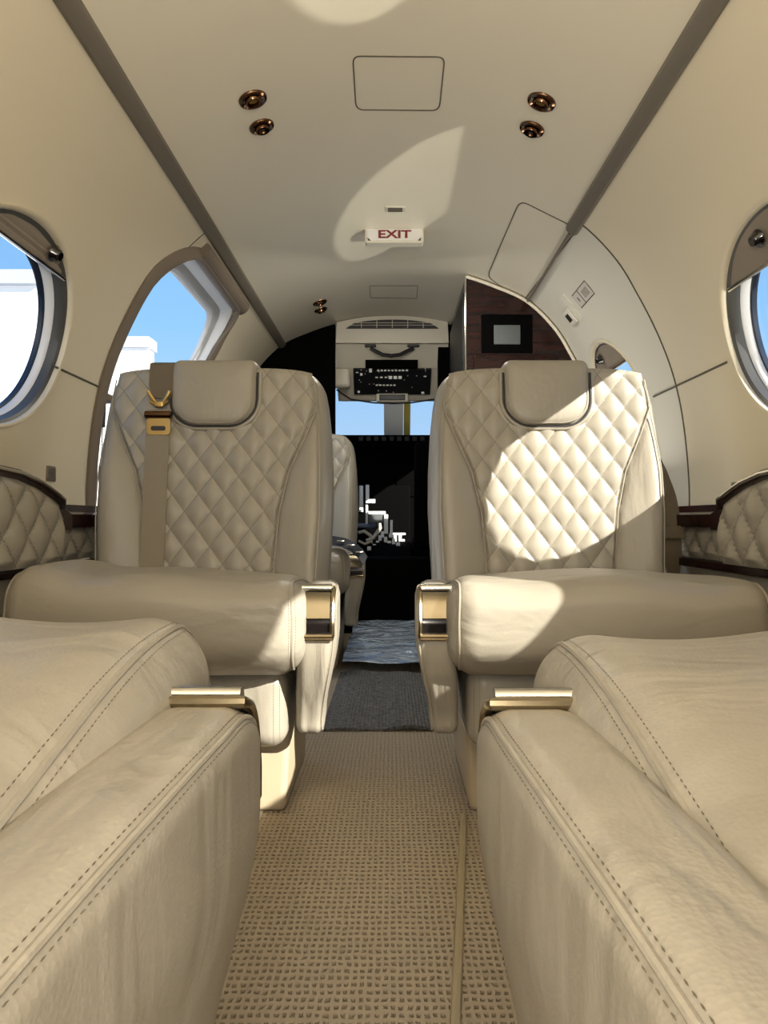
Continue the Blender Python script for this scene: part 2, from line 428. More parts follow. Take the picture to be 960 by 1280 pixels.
wall_front = shell_part(STRIP, last, 1, 1.934, YP, .055, 20).build('wall_front_right', M['wall_pale']); tag(wall_front, kind='structure')
cut(wall_front, [ell_prism(RIGHT_WIN[2][0], RIGHT_WIN[2][1], WB, .3, 1.1)])
floor = box(-.72, .72, YB, YP, -.06, 0).build('floor', M['carpet'], smooth=False); tag(floor, kind='structure')
# outer hull roof so that the seams are light tight
def strip_path(s, y0, y1, off): return [(s * (SEC[STRIP, 0]), y, SEC[STRIP, 1]) for y in np.linspace(y0, y1, 30)]
for k, (s, y1) in enumerate(((-1, YP), (1, 1.99)), 1):
    n = OUT[STRIP]
    P = np.array(strip_path(s, YB, y1, 0)) + np.array((-s * n[0], 0, -n[1])) * .003
    t = tube(P, 1, 8, flat=(.019, .010), up=(s * n[0], 0, n[1])).build('trim_%d' % k, M['strip']); tag(t, kind='structure')
t = tube(np.array(strip_path(1, 2.0, YP, 0)) + np.array((-.004, 0, -.006)), 1, 8, flat=(.005, .006), up=(OUT[STRIP][0], 0, OUT[STRIP][1])).build('trim_3', M['strip']); tag(t, kind='structure')

# panel gaps in the lining
def section_line(s, y, i0, i1, r=.0018, off=.0005):
    return tube([(s * (SEC[i, 0] - OUT[i, 0] * off), y, SEC[i, 1] - OUT[i, 1] * off) for i in range(i0, i1)], r, 6)
g = section_line(1, 1.932, STRIP, last - 40, .0025)
g.merge(tube([(wall_x(.88) - .0005, y, .88) for y in np.linspace(1.64, 2.1, 6)], .0028, 6))
g.merge(tube([(wall_x(.88) - .0005, y, .88) for y in np.linspace(.82, 1.12, 6)], .0025, 6))
tag(g.build('trim_4', M['seam']), kind='structure')
g = tube([(-wall_x(.87) + .0005, y, .87) for y in np.linspace(1.645, 1.89, 6)], .0028, 6)
g.merge(tube([(-SEC[i, 0], 1.985, SEC[i, 1]) for i in range(STRIP, STRIP + 8)], .002, 6))
tag(g.build('trim_5', M['seam']), kind='structure')

# windows
def ring_band(s, yc, rings, mat, name, parent, n=72):
    V = []
    for (sc, d) in rings:
        for i in range(n):
            a = 2 * PI * i / n; y = yc + WA * sc * math.cos(a); z = WZ + WB * sc * math.sin(a)
            x = wall_x(z); nn = wall_n(z, 1); V.append((s * (x + d), y, z))
    fs = grid_faces(len(rings), n, wrapv=True, flip=(s > 0))
    return MB().add(V, fs).build(name, mat, parent, sharp=50)
wn = 0
def window(s, yc, a_):
    global wn, WA; wn += 1; WA = a_
    e = empty('window_%d' % wn, (0, 0, 0)); tag(e, kind='structure')
    ring_band(s, yc, [(1.03, .0), (1.025, -.005), (1.0, -.004), (.99, .002), (.99, .012)], M['wall'], 'window_lip', e)
    ring_band(s, yc, [(.995, .006), (.955, .010), (.94, .024), (.935, .030)], M['dark_ring'], 'seal', e)
    ring_band(s, yc, [(.94, .028), (.925, .030), (.905, .042), (.903, .046)], M['white'], 'inner_frame', e)
    ring_band(s, yc, [(.91, .044), (.885, .046), (.88, .056)], M['navy'], 'pane_edge', e)
    # glass
    V = [(s * (wall_x(WZ) + .055), yc, WZ)]; n = 48
    for i in range(n):
        a = 2 * PI * i / n; z = WZ + WB * .94 * math.sin(a); V.append((s * (wall_x(z) + .052), yc + WA * .94 * math.cos(a), z))
    MB().add(V, [(0, 1 + i, 1 + (i + 1) % n) for i in range(n)]).build('pane', M['glass'], e)
    # shade, drawn a little way down
    zs = np.linspace(1.045 if s < 0 else 1.015, WZ + WB * .972, 10); V = []
    for z in zs:
        hw = WA * .965 * math.sqrt(max(0.0, 1 - ((z - WZ) / (WB * .975)) ** 2))
        for t in np.linspace(-1, 1, 25):
            V.append((s * (wall_x(z) + .010 + .0015 * math.sin(z * 700)), yc + hw * t, z))
    MB().add(V, grid_faces(10, 25, flip=s < 0)).build('shade', M['shade'], e)
    zb = zs[0]; hw = WA * .965 * math.sqrt(1 - ((zb - WZ) / (WB * .975)) ** 2)
    tube([(s * (wall_x(zb) + .009), yc + hw * t, zb) for t in np.linspace(-1, 1, 8)], .005, 8).build('shade_rail', M['chrome'], e)
    k = lathe([(0, .016), (.009, .016), (.013, .012), (.014, .006), (.017, .003), (.018, 0)], 20)
    zz = 1.070 if s < 0 else 1.058; p = Vector((s * (wall_x(zz) + .004), yc + (.085 if s < 0 else .04), zz)); nn = wall_n(zz, s)
    q = nn.to_track_quat('Z', 'Y').to_matrix().to_4x4(); q.translation = p
    k.xf(lambda a: np.array([list(q @ Vector(v)) for v in a])); k.build('shade_knob', M['black_gloss'], e)
for y, a_ in LEFT_WIN: window(-1, y, a_)
for y, a_ in RIGHT_WIN: window(1, y, a_)

# airstair door opening with its frame
dr = empty('door_1'); tag(dr, kind='structure')
def door_line(g, d, k=8):
    return [(-(wall_x(z) + d), y, z) for (y, z) in door_poly(g, k)[1:] + [door_poly(g, k)[0]]]
def densify(P, step=.02):
    out = []
    for a, b in zip(P[:-1], P[1:]):
        a, b = np.array(a), np.array(b); n = max(1, int(np.linalg.norm(b - a) / step))
        for i in range(n): out.append(a + (b - a) * i / n)
    out.append(np.array(P[-1])); return out
def dpath(g, d):
    pts = densify([(y, z, 0) for (y, z) in door_poly(g)[1:] + [door_poly(g)[0]]])
    return [(-(wall_x(p[1]) + d), p[0], p[1]) for p in pts]
tube(dpath(.012, -.004), 1, 10, flat=(.024, .012), up=(1, 0, .25)).build('door_trim', M['taupe'], dr)
def dband(rows, mat, name):
    V = []; n = None
    for g, d in rows:
        p = dpath(g, d); n = len(p) if n is None else n; idx = np.linspace(0, len(p) - 1, 90); P = np.array(p)
        for i in idx: V.append([np.interp(i, np.arange(len(P)), P[:, c]) for c in range(3)])
    MB().add(V, grid_faces(len(rows), 90)).build(name, mat, dr, sharp=50)
dband([(0, .0), (-.006, .010), (-.008, .034)], M['white'], 'jamb')
dband([(-.006, .032), (-.020, .036), (-.022, .044)], M['grey_metal'], 'weather_seal')
dband([(-.018, .042), (-.026, .045), (-.027, .058)], M['white'], 'outer_jamb')
# padded header along the top of the opening
hp = [(-(wall_x(1.285) - .006), y, 1.283) for y in np.linspace(2.04, 2.60, 10)]
tube(hp, 1, 12, flat=(.030, .020), up=(OUT[STRIP][0] * -1, 0, OUT[STRIP][1])).build('header_pad', M['taupe'], dr)
lathe([(0, .003), (.009, .003), (.012, 0)], 16).xf(lambda a: a @ np.array(((0, 0, -1), (0, 1, 0), (1, 0, 0))).T * np.array((-1, 1, 1)) + np.array((-.66, 2.628, 1.08))).build('latch_stud', M['ink'], dr)
st = empty('door_strut'); tag(st, 'thin black gas strut and grey bracket at the aft side of the left doorway', 'door strut')
tube([(-.80, 1.985, .50), (-.80, 1.985, .67)], .007, 10).build('strut_body', M['black'], st)
tube([(-.80, 1.985, .66), (-.795, 1.985, .82)], .0028, 8).build('strut_rod', M['chrome'], st)
tube([(-.795, 1.985, .775), (-.79, 1.98, .845)], .0065, 8).build('strut_boot', M['black'], st)
rbox((.035, .075, .022), .006, (1, 1, 1), 2, (-.782, 1.965, .853)).build('bracket', M['taupe'], st)

# ------------------------------------------------------------------ seat
HS = .255
def wid(z):                                       # half width of the backrest at height z
    return np.interp(z, [.30, .395, .538, .627, .716, .787, .84, .90], [.250, .256, .263, .262, .257, .250, .241, .230])
def xb(z):
    return np.interp(z, [.30, .43, .54, .627, .71, .77, .79, .90], [.138, .139, .148, .168, .205, .228, .226, .210])
def lean(z): return .44 + .13 * (z - .40)
def yfront(x, z):
    ax = np.abs(x); b = xb(z); w = wid(z)
    t = np.clip((ax - b) / np.maximum(w - b, .012), 0, 1)
    amp = .030 * smoothstep(.80, .60, z)
    y = lean(z) - amp * np.sin(np.clip(t * 1.25, 0, 1) * PI / 2) * (ax > b)
    y = y + .004 * np.exp(-((ax - b) / .005) ** 2)
    return y
def make_backrest(parent, belt):
    body = rbox((.52, .13, .56), .050, (56, 3, 50), 6, (0, 0, .59))
    def wf(P):
        x, y, z = P.T; s = wid(z) / .26; X = x * s
        fr = smoothstep(.0, -.05, y)
        base = lean(z) + .065 + y
        sw = (yfront(X, z) - lean(z))
        crown = -.006 * np.cos(np.clip(X / .25, -1, 1) * PI / 2) * smoothstep(.84, .87, z) * 0
        edge = smoothstep(.26, .225, np.abs(x)) * smoothstep(.87, .845, z)
        return np.stack([X, base + sw * fr * smoothstep(.262, .235, np.abs(x)) + crown + .006 * fr * edge * (np.abs(X) < xb(z)), z - .03 * (np.abs(x) / .26) ** 4 * smoothstep(.7, .87, z) * .5], 1)
    body.xf(wf); body.build('backrest', M['leather'], parent)
    # quilted centre
    nu, nv = 170, 200; zs = np.linspace(.345, .862, nv); V = []; UV = []
    for i in range(nu):
        t = -1 + 2 * i / (nu - 1); b = np.minimum(xb(zs) + .001, wid(zs) - .016)
        x = t * b; zz = zs - .012 * np.abs(t) ** 5 * smoothstep(.8, .862, zs)
        a = x / .058 + zs / .077; c = x / .058 - zs / .077
        puff = (np.abs(np.sin(PI * a)) * np.abs(np.sin(PI * c))) ** .55
        fall = smoothstep(0, .05, 1 - abs(t)) * smoothstep(.868, .850, zs)
        y = lean(zs) - .0005 - .0075 * puff * (.35 + .65 * fall) * fall + .004 * (1 - fall)
        y = y + .008 * (t * t) * 0
        V += list(np.stack([x, y, zz], 1)); UV += list(np.stack([a, c], 1))
    MB().add(V, grid_faces(nu, nv)).build('quilted_panel', M['quilt'], parent, uv=UV, sharp=60)
    # seams of the side bolsters
    for s in (-1, 1):
        sm = MB(); stc = MB()
        z = np.linspace(.36, .835, 60); b = xb(z)
        P = np.stack([s * (b + .002), yfront(s * (b + .004), z) - .0015, z], 1)
        tube(P, .0016, 6).build('bolster_seam', M['leather'], parent); nn = np.tile((0, -1, 0), (60, 1))
        w = wid(z) - .024; z2 = np.linspace(.36, .805, 60); w2 = wid(z2) - .022
        P2 = np.stack([s * w2, yfront(s * w2, z2) + .001, z2], 1); sm.merge(tube(P2, .0014, 6))
        for dx in (-.005, .005):
            P3 = P2 + np.array((s * dx, -.0008 + (.0015 if dx > 0 else 0), 0)); stc.merge(stitches(P3, nn))
        sm.build('edge_seam', M['leather'], parent); stc.build('stitching', M['stitch'], parent)
    # headrest
    outl = []
    hw, zt, zb_, rc = .096, .880, .728, .062
    for cx, cz, a0, rr in ((hw - .018, zt - .018, 0, .018), (-hw + .018, zt - .018, 90, .018), (-hw + rc, zb_ + rc, 180, rc), (hw - rc, zb_ + rc, 270, rc)):
        for i in range(11):
            a = R(a0 + 9 * i); outl.append((cx + rr * math.cos(a), cz + rr * math.sin(a)))
    O = np.array(densify([(p[0], p[1], 0) for p in outl + outl[:1]], .006))[:-1, :2]
    c = np.array((0, .806)); V = []; rows = []
    for (sc, dd) in ((1.0, .055), (1.0, .012), (.997, .004), (.985, -.004), (.965, -.0095), (.93, -.014), (.88, -.0175), (.78, -.0205), (.6, -.0225), (.4, -.0235), (.2, -.024)):
        for p in O:
            q = c + (p - c) * sc; V.append((q[0], lean(q[1]) + dd, q[1]))
    hd = MB().add(V, grid_faces(11, len(O), wrapv=True) + [tuple(range(10 * len(O), 11 * len(O)))]).build('headrest', M['leather'], parent)
    idx = [i for i, p in enumerate(O) if p[1] < .85]
    srt = sorted(idx, key=lambda i: math.atan2(O[i][0], -(O[i][1] - .83)))
    P = np.array([[*(c + (O[i] - c) * .915)] for i in srt]); P = np.stack([P[:, 0], lean(P[:, 1]) - .0165, P[:, 1]], 1)
    tube(P, .0011, 6).build('headrest_seam', M['leather'], parent)
    O3 = np.array([c + (p - c) * 1.012 for p in O]); P = [(O3[i][0], lean(O3[i][1]) - .0075, O3[i][1]) for i in srt]
    tube(P, .0032, 8).build('headrest_gap_shade', M['ink'], parent)  # dark tube standing in for the shadow round the headrest edge
    O2 = np.array([c + (p - c) * 1.05 for p in O]); P = [(O2[i][0], lean(O2[i][1]) - .0035, O2[i][1]) for i in srt]
    tube(P, .006, 8).build('headrest_surround', M['leather'], parent)

def box_loop(h, r, phi, sgn, centre, n=22):
    """loop round the x axis of a rounded box, phi tilts it over the x edge"""
    hy, hz = h[1] - r + r * math.cos(phi), h[2] - r + r * math.cos(phi); rc = r * math.cos(phi)
    x = sgn * (h[0] - r + r * math.sin(phi)); pts = []; nr = []
    for cy, cz, a0 in ((hy - rc, hz - rc, 0), (-hy + rc, hz - rc, 90), (-hy + rc, -hz + rc, 180), (hy - rc, -hz + rc, 270)):
        for i in range(n):
            a = R(a0 + 90 * i / (n - 1)); pts.append((x, cy + rc * math.cos(a), cz + rc * math.sin(a)))
            nr.append((sgn * math.sin(phi), math.cos(a) * math.cos(phi), math.sin(a) * math.cos(phi)))
    # fill the straight stretches
    P = []; Nn = []
    m = len(pts)
    for i in range(m):
        a, b = np.array(pts[i]), np.array(pts[(i + 1) % m]); na, nb = np.array(nr[i]), np.array(nr[(i + 1) % m])
        k = max(1, int(np.linalg.norm(b - a) / .012))
        for j in range(k): P.append(a + (b - a) * j / k); Nn.append(na + (nb - na) * j / k)
    return np.array(P) + np.array(centre), np.array(Nn)

CUW, CUD, CUH = .506, .50, .170
DZ, SLOPE, XS, ARMY, HUMP = 0.0, .05, 0.0, .035, 0.0
def cushion_warp(P):
    x, y, z = P.T; y0 = y
    u = x / (CUW / 2); top = smoothstep(.33, .43, z)
    z = z + top * (.016 * (1 - u ** 2) * smoothstep(.02, .2, y) + .007 * np.cos(u * 5.2) * smoothstep(.25, .0, y) - SLOPE * smoothstep(.05, .50, y) + DZ + HUMP * np.exp(-((u + .72) / .30) ** 2))
    z = z - (1 - top) * 0
    fr = smoothstep(.10, .0, y)
    y = y - fr * .016 * (1 - u ** 2) - fr * .010 * np.sin(np.clip((z - .27) / .17, 0, 1) * PI) + .022 * fr * smoothstep(.33, .26, z)
    x = x + np.sign(x) * .006 * np.sin(np.clip((z - .27) / .17, 0, 1) * PI) * smoothstep(.6, 1, np.abs(u))
    x = x + (XS * smoothstep(-.1, -.253, x) if XS > 0 else XS * smoothstep(.1, .253, x))
    return np.stack([x, y, z], 1)
def make_cushion(parent):
    c = (0, .25, .353); h = (CUW / 2, CUD / 2, CUH / 2)
    rbox((CUW, CUD, CUH), .045, (50, 40, 10), 9, c).xf(cushion_warp).build('cushion', M['leather_soft'], parent)
    for s in (-1, 1):
        sm = MB(); stc = MB()
        P, Nn = box_loop(h, .045, R(38), s, c); P = cushion_warp(P)
        sm.merge(tube(P + Nn * .0002, .0022, 6, closed=True))
        for ph in (31, 45):
            P, Nn = box_loop(h, .045, R(ph), s, c); stc.merge(stitches(cushion_warp(P) + Nn * .0006, Nn))
        sm.build('cushion_piping', M['leather'], parent); stc.build('cushion_stitching', M['stitch'], parent)

AW, AD, AH = .064, .36, .252
ZA = .408
def arm_warp(sd):
    def f(P):
        x, y, z = P.T; x = x * 1.0; q_ = np.clip(.07 - y, 0, .0699)
        z = z - .55 * (.07 - np.sqrt(.07 ** 2 - q_ ** 2)) * smoothstep(.25, .39, z)
        lo = smoothstep(.34, .17, z)
        x = x * (1 - .25 * lo) - .018 * lo
        x = x + (-.020) * smoothstep(.05, .36, y)
        y = y + .055 * lo ** 1.6 * smoothstep(.25, .0, y)
        y = y + .0
        z = z + .10 * smoothstep(.05, .38, y) * smoothstep(.40, .17, z) - .012 * smoothstep(.1, .36, y) * (1 - lo)
        return np.stack([sd * (x + .275), y + ARMY, z], 1)
    return f
def make_armrest(parent, sd):
    c = (0, AD / 2, ZA - AH / 2); h = (AW / 2, AD / 2, AH / 2); wf = arm_warp(sd); rr = .019
    a = rbox((AW, AD, AH), rr, (10, 70, 40), 9, c).xf(wf).build('armrest', M['leather_fold'], parent)
    sm = MB(); stc = MB()
    P, Nn = box_loop(h, rr, R(48), 1, c); Nw = Nn * np.array((sd, 1, 1))
    sm.merge(tube(wf(P) + Nw * .0004, .0019, 8, closed=True))
    for ph in (36, 60):
        P, Nn = box_loop(h, rr, R(ph), 1, c); Nw = Nn * np.array((sd, 1, 1)); stc.merge(stitches(wf(P) + Nw * .0005, Nw))
    sm.build('armrest_piping', M['leather'], a); stc.build('armrest_stitching', M['stitch'], a)
    # latch that wraps over the front of the top edge
    def pt(x, s, off):                            # s runs back over the top (negative) or down the front (positive)
        r = .019; q = r * PI / 2
        if s <= 0: y, z = r - s, ZA + off
        elif s < q: y, z = r - (r + off) * math.sin(s / r), ZA - r + (r + off) * math.cos(s / r)
        else: y, z = -off, ZA - r - (s - q)
        return tuple(wf(np.array([[x - .002, y, z]]))[0])
    l = empty('latch'); l.parent = parent
    w = .0275; s0, s1 = -.020, .056
    path = [(x, s0) for x in np.linspace(-w, w, 6)] + [(w, s) for s in np.linspace(s0, s1, 18)][1:] + [(x, s1) for x in np.linspace(w, -w, 6)][1:] + [(-w, s) for s in np.linspace(s1, s0, 18)][1:-1]
    tube([pt(x, s, .003) for x, s in path], .0040, 8, closed=True).build('latch_frame', M['gold'], l)
    V = [pt(x, s, .0015) for s in np.linspace(s0, s1, 20) for x in (-w, w)]
    MB().add(V, grid_faces(20, 2)).build('latch_recess', M['black_gloss'], l)
    V = []
    for s in np.linspace(.000, .022, 8):
        for x in np.linspace(-w + .004, w - .004, 4): V.append(pt(x, s, .0060))
    for s in np.linspace(.022, .000, 8):
        for x in np.linspace(-w + .004, w - .004, 4): V.append(pt(x, s, .001))
    MB().add(V, grid_faces(16, 4, wrapu=True)).build('latch_flap', M['flap'], l)
    tube([pt(x, .050, .004) for x in np.linspace(-w, w, 6)], 1, 8, flat=(.008, .004), up=(0, 0, 1)).build('latch_bar', M['gold'], l)
    tube([pt(x, -.010, .0065) for x in np.linspace(-w + .003, w - .003, 6)], .0078, 12).build('latch_roller', M['chrome'], l)

def make_base(parent, sd):
    c = (0, .26, .205)
    sk = rbox((.44, .38, .135), .03, (6, 6, 3), 4, c).xf(lambda P: P * np.array((1, 1, 1)) + np.stack([0 * P[:, 0], .0 * P[:, 1], 0 * P[:, 2]], 1)).build('skirt', M['leather'], parent)
    for s in (-1, 1):
        stc = MB()
        for ph in (20, 40):
            P, Nn = box_loop((.22, .19, .0675), .03, R(ph), s, c); stc.merge(stitches(P + Nn * .0006, Nn))
        stc.build('skirt_stitching', M['stitch'], parent)
    ped = rbox((.43, .30, .15), .012, (2, 2, 2), 3, (0, .31, .075))
    ped.xf(lambda P: np.stack([P[:, 0] * (1 - .04 * (.15 - P[:, 2]) / .15), P[:, 1], P[:, 2]], 1)).build('pedestal', M['base'], parent)
    mb = box(-.225, .225, .05, .47, .268, .282, .005); mb.build('seat_pan', M['leather'], parent)
    for x in (-.16, .16): box(x - .018, x + .018, .20, .50, 0, .008, .003).build('floor_rail', M['chrome'], parent)

def make_seat(name, sd, dz=0.0, slope=.05, xs=0.0, army=.035, hump=0.0):
    global DZ, SLOPE, XS, ARMY, HUMP
    DZ, SLOPE, XS, ARMY, HUMP = dz, slope, xs, army, hump
    e = empty(name)
    make_cushion(e); make_backrest(e, False); make_armrest(e, sd); make_base(e, sd)
    return e
G = 'quilted leather cabin seats'
seatA = make_seat('passenger_seat', 1, -.010, .05, .036, .035, .024); seatA.location = (-.395, 1.12, 0)
tag(seatA, 'beige leather seat facing us on the left, gold belt buckle on its quilted backrest', 'seat', G)
seatB = make_seat('passenger_seat', -1, -.012); seatB.location = (.347, 1.12, 0)
tag(seatB, 'beige leather seat facing us on the right, sunlight across its quilted backrest', 'seat', G)
s3 = copy_tree(seatA); s3.location = (-.395, 2.36, 0)
tag(s3, 'greyer leather seat mostly hidden behind the left seat, next to the cockpit doorway', 'seat', G)
s4 = make_seat('passenger_seat', -1, .012, .075, -.03, .085); s4.location = (-.392, .57, 0); s4.rotation_euler = (0, 0, PI)
tag(s4, 'beige leather seat in the left foreground, seen from above its cushion and aisle armrest', 'seat', G)
s5 = make_seat('passenger_seat', 1, .0, .07, .01, .085); s5.location = (.362, .565, 0); s5.rotation_euler = (0, 0, PI)
tag(s5, 'beige leather seat in the right foreground with pale gold latch on its armrest', 'seat', G)

# shoulder belt of the left seat: it runs through the seat, a part of it
def belt_pts(x, z0, z1, off, n=30):
    z = np.linspace(z0, z1, n); return np.stack([x + 0 * z, lean(z) - off, z], 1)
sb = empty('shoulder_belt'); sb.parent = seatA
ribbon(belt_pts(-.121, .36, .765, .0105), (.026, 0, 0), .0012, (0, -1, .1)).build('webbing', M['web'], sb)
z = np.linspace(.79, .868, 14); P = np.stack([-.112 + 0 * z, lean(z) - .011, z], 1)
P = np.vstack([P, [(-.112, lean(.87) + .0 , .874), (-.112, lean(.87) + .03, .878), (-.112, lean(.87) + .09, .875)]])
W = np.array([(.018 + .014 * smoothstep(0, 5, np.float64(i)), 0, 0) for i in range(len(P))])
ribbon(P, W, .002, (0, -1, .15)).build('belt_loop', M['web_dark'], sb)
bk = MB(); y0 = lean(.735) - .016
for sgn in (-1, 1):                               # winged guide
    a = [(-.118 + sgn * t * .024, lean(.8) - .018 - .004 * t, .775 + .030 * t ** 1.6) for t in np.linspace(0, 1, 8)]
    bk.merge(tube(a, .0045, 8))
    a = [(-.118 + sgn * t * .020, lean(.8) - .020, .770 + .012 * t) for t in np.linspace(0, 1, 5)]
    bk.merge(tube(a, .0035, 8))
bk.merge(rbox((.02, .008, .014), .003, (1, 1, 1), 2, (-.118, lean(.8) - .02, .776)))
bk.build('belt_guide', M['brass'], sb)
tube([(-.118 + x, y0, .752) for x in np.linspace(-.029, .029, 6)], .0085, 12).build('belt_roller', M['bronze'], sb)
tg = prism([(-.118 + p[0], .727 + p[1]) for p in rrect(.052, .038, .009)], y0 - .002, y0 + .004, axis=1); tg.build('tongue', M['brass'], sb)
prism([(-.118 + p[0], .722 + p[1]) for p in rrect(.032, .010, .004)], y0 - .0035, y0 - .001, axis=1).build('tongue_slot', M['ink'], sb)
# belt at the outboard side of the right seat
sb2 = empty('side_belt'); sb2.parent = seatB
zz = [.74, .71, .68, .64, .58, .53, .48, .44, .39, .34, .30]; xx = [.225, .240, .258, .274, .290, .294, .296, .298, .300, .300, .298]
P = np.array([(x, .535 + .012 * math.sin(z_ * 14), z_) for x, z_ in zip(xx, zz)])
P = np.array([[np.interp(t, np.arange(11), P[:, c]) for c in range(3)] for t in np.linspace(0, 10, 40)])
W = np.array([(.026 * math.cos(.5 + .5 * math.sin(i * .22)), .026 * math.sin(.5 + .5 * math.sin(i * .22)), 0) for i in range(40)])
ribbon(P, W, .0014, (.4, -.9, 0)).build('webbing', M['web_dark'], sb2)
rbox((.055, .010, .030), .003, (1, 1, 1), 2, (.296, .525, .492)).build('belt_keeper', M['web_dark'], sb2)
# black lap belt hanging over the armrest of the third seat
lb = empty('lap_belt', (-.395 + .25, 2.36, 0)); tag(lb, 'black webbing lap belt with silver buckle draped over the far seat armrest', 'seat belt')
P = np.array([(-.09, .06, .455), (-.05, .035, .452), (-.01, .015, .445), (.02, .0, .432), (.045, -.006, .41), (.06, -.01, .385)])
P = np.array([[np.interp(t, np.arange(6), P[:, c]) for c in range(3)] for t in np.linspace(0, 5, 24)])
ribbon(P, (.006, .022, 0.012), .002, (.4, -.3, .9)).build('webbing', M['web_black'], lb)
for i in (3, 8, 13, 18):
    p = P[i]; rbox((.026, .012, .006), .002, (1, 1, 1), 2, (p[0], p[1] - .018, p[2] + .004)).build('buckle', M['chrome'], lb)

# ------------------------------------------------------------------ side ledges
def quilt_wall(s, name_parent, y0, y1, topf, zb, xf):
    nu, nv = 260, 60; V = []; UV = []
    for i in range(nu):
        y = y0 + (y1 - y0) * i / (nu - 1); zt = topf(y) - .012 if y < 1.47 else .507
        for j in range(nv):
            z = zb + (zt - zb) * j / (nv - 1); a = y / .085 + z / .098; c = y / .085 - z / .098
            puff = (abs(math.sin(PI * a)) * abs(math.sin(PI * c))) ** .5
            ed = min(1, (zt - z) / .015, (z - zb) / .015); ed = max(0, ed)
            V.append((s * (xf(y) - .012 * puff * ed), y, z)); UV.append((a, c))
    return MB().add(V, grid_faces(nu, nv, flip=s < 0)).build('quilted_panel', M['quilt'], name_parent, uv=UV, sharp=60)
for s, lab in ((-1, 'dark wood side ledge with quilted panel along the left wall'), (1, 'dark wood side ledge with quilted panel along the right wall')):
    e = empty('side_ledge'); tag(e, lab, 'side ledge', 'side ledges')
    yend = 1.86 if s < 0 else 2.55
    def top(y): return float(np.interp(y, [-9, 1.16, 1.24, 1.31, 1.37, 1.42, 1.47, 9], [.606, .606, .602, .590, .572, .553, .536, .536]))
    def xf(y): return float(np.interp(y, [-9, 1.40, 1.46, 1.52, 9], [.640, .645, .674, .684, .684]))
    quilt_wall(s, e, .20, yend, top, .435, xf)
    ys = list(np.linspace(.20, 1.1, 8)) + list(np.linspace(1.15, 1.49, 16))
    P = [(s * (xf(y) + .004), y, top(y) - .003) for y in ys]
    tube(P, 1, 10, flat=(.016, .010), up=(0, 0, 1)).build('wood_cap', M['wood'], e)
    P = [(s * (xf(y) - .012), y, top(y) - .001) for y in ys]
    tube(P, .0025, 6).build('chrome_bead', M['chrome'], e)
    # the ledge behind, with a raised lip against the wall
    pr = [(s * .660, .505), (s * .660, .532), (s * .70, .538), (s * .752, .538), (s * .756, .556), (s * (wall_x(.556) - .002), .556), (s * (wall_x(.505) - .002), .505)]
    prism(pr, .20, yend, axis=1).build('ledge_top', M['wood'], e, sharp=20)
    # raised block under the hump
    pts = [(y, top(y) - .004) for y in np.linspace(.20, 1.47, 30)]; pts = [(.20, .50)] + pts + [(1.47, .50)]
    prism(pts, s * .652, s * .70, axis=0).build('hump_body', M['wood'], e)
    prism(rrect(.010, .018, .003), .20, yend, axis=1).xf(lambda a: a + np.array((s * .668, 0, .425))).build('wood_bead', M['wood'], e)
    lo = [(s * .682, .42), (s * .682, 0.001), (s * (wall_x(.001) - .002), .001), (s * (wall_x(.2) - .003), .2), (s * (wall_x(.42) - .002), .42)]
    prism(lo, .20, yend, axis=1).build('lower_panel', M['leather'], e)
for s, (px, py), lab in ((-1, (63, 592), 'small taupe grille on the left wall just above the ledge'), (1, (921, 612), 'small taupe grille on the right wall just above the ledge')):
    p, n = shell_at(px, py); z = max(p.z, .575)
    e = empty('wall_grille', (s * wall_x(z), p.y, z)); tag(e, lab, 'vent')
    box(-.003, .003, -.022, .022, -.018, .018, .002).build('grille_plate', M['taupe'], e)
    g = MB()
    for k in range(5): g.merge(box(-s * .005, -s * .003, -.018, .018, -.013 + k * .006, -.0105 + k * .006))
    g.build('grille_slats', M['strip'], e)

# ------------------------------------------------------------------ ceiling fittings
def on_shell(px, py):
    p, n = shell_at(px, py); q = Matrix.Identity(4)
    zax = n; yax = Vector((0, 1, 0)); xax = yax.cross(zax).normalized()
    q = Matrix((xax, yax, zax)).transposed().to_4x4(); q.translation = p
    return q
def fitting(px, py, r, lab, cat, nozzle, group=None):
    e = empty('reading_light' if not nozzle else 'air_nozzle'); e.matrix_world = on_shell(px, py); tag(e, lab, cat, group)
    lathe([(r * .62, -.004), (r * .64, .003), (r * .80, .006), (r * .95, .004), (r, .0005), (r, -.002)], 32).build('bezel', M['bronze'], e)
    if nozzle:
        lathe([(0, .008), (r * .25, .0085), (r * .30, .012), (r * .52, .012), (r * .58, .006), (r * .62, -.004)], 28).build('eyeball', M['bronze'], e)
        lathe([(0, .0095), (r * .16, .0095), (r * .2, .008)], 16).build('outlet', M['ink'], e)
    else:
        lathe([(r * .30, .004), (r * .34, .009), (r * .48, .010), (r * .56, .006), (r * .62, -.004)], 28).build('eyeball', M['bronze'], e)
        lathe([(0, .002), (r * .2, .003), (r * .31, .004)], 20).build('lens', M['brass'], e)
    return e
fitting(316, 124, .031, 'larger bronze reading light in the ceiling, left side, nearer the camera', 'reading light', False)
fitting(327, 158, .029, 'bronze air nozzle beside the left reading light', 'air nozzle', True)
fitting(677, 127, .031, 'larger bronze reading light in the ceiling, right side, nearer the camera', 'reading light', False)
fitting(665, 161, .029, 'bronze air nozzle beside the right reading light', 'air nozzle', True)
fitting(400, 378, .031, 'far bronze reading light in the ceiling above the hidden seat', 'reading light', False)
fitting(401, 387, .029, 'far bronze air nozzle in the ceiling above the hidden seat', 'air nozzle', True)

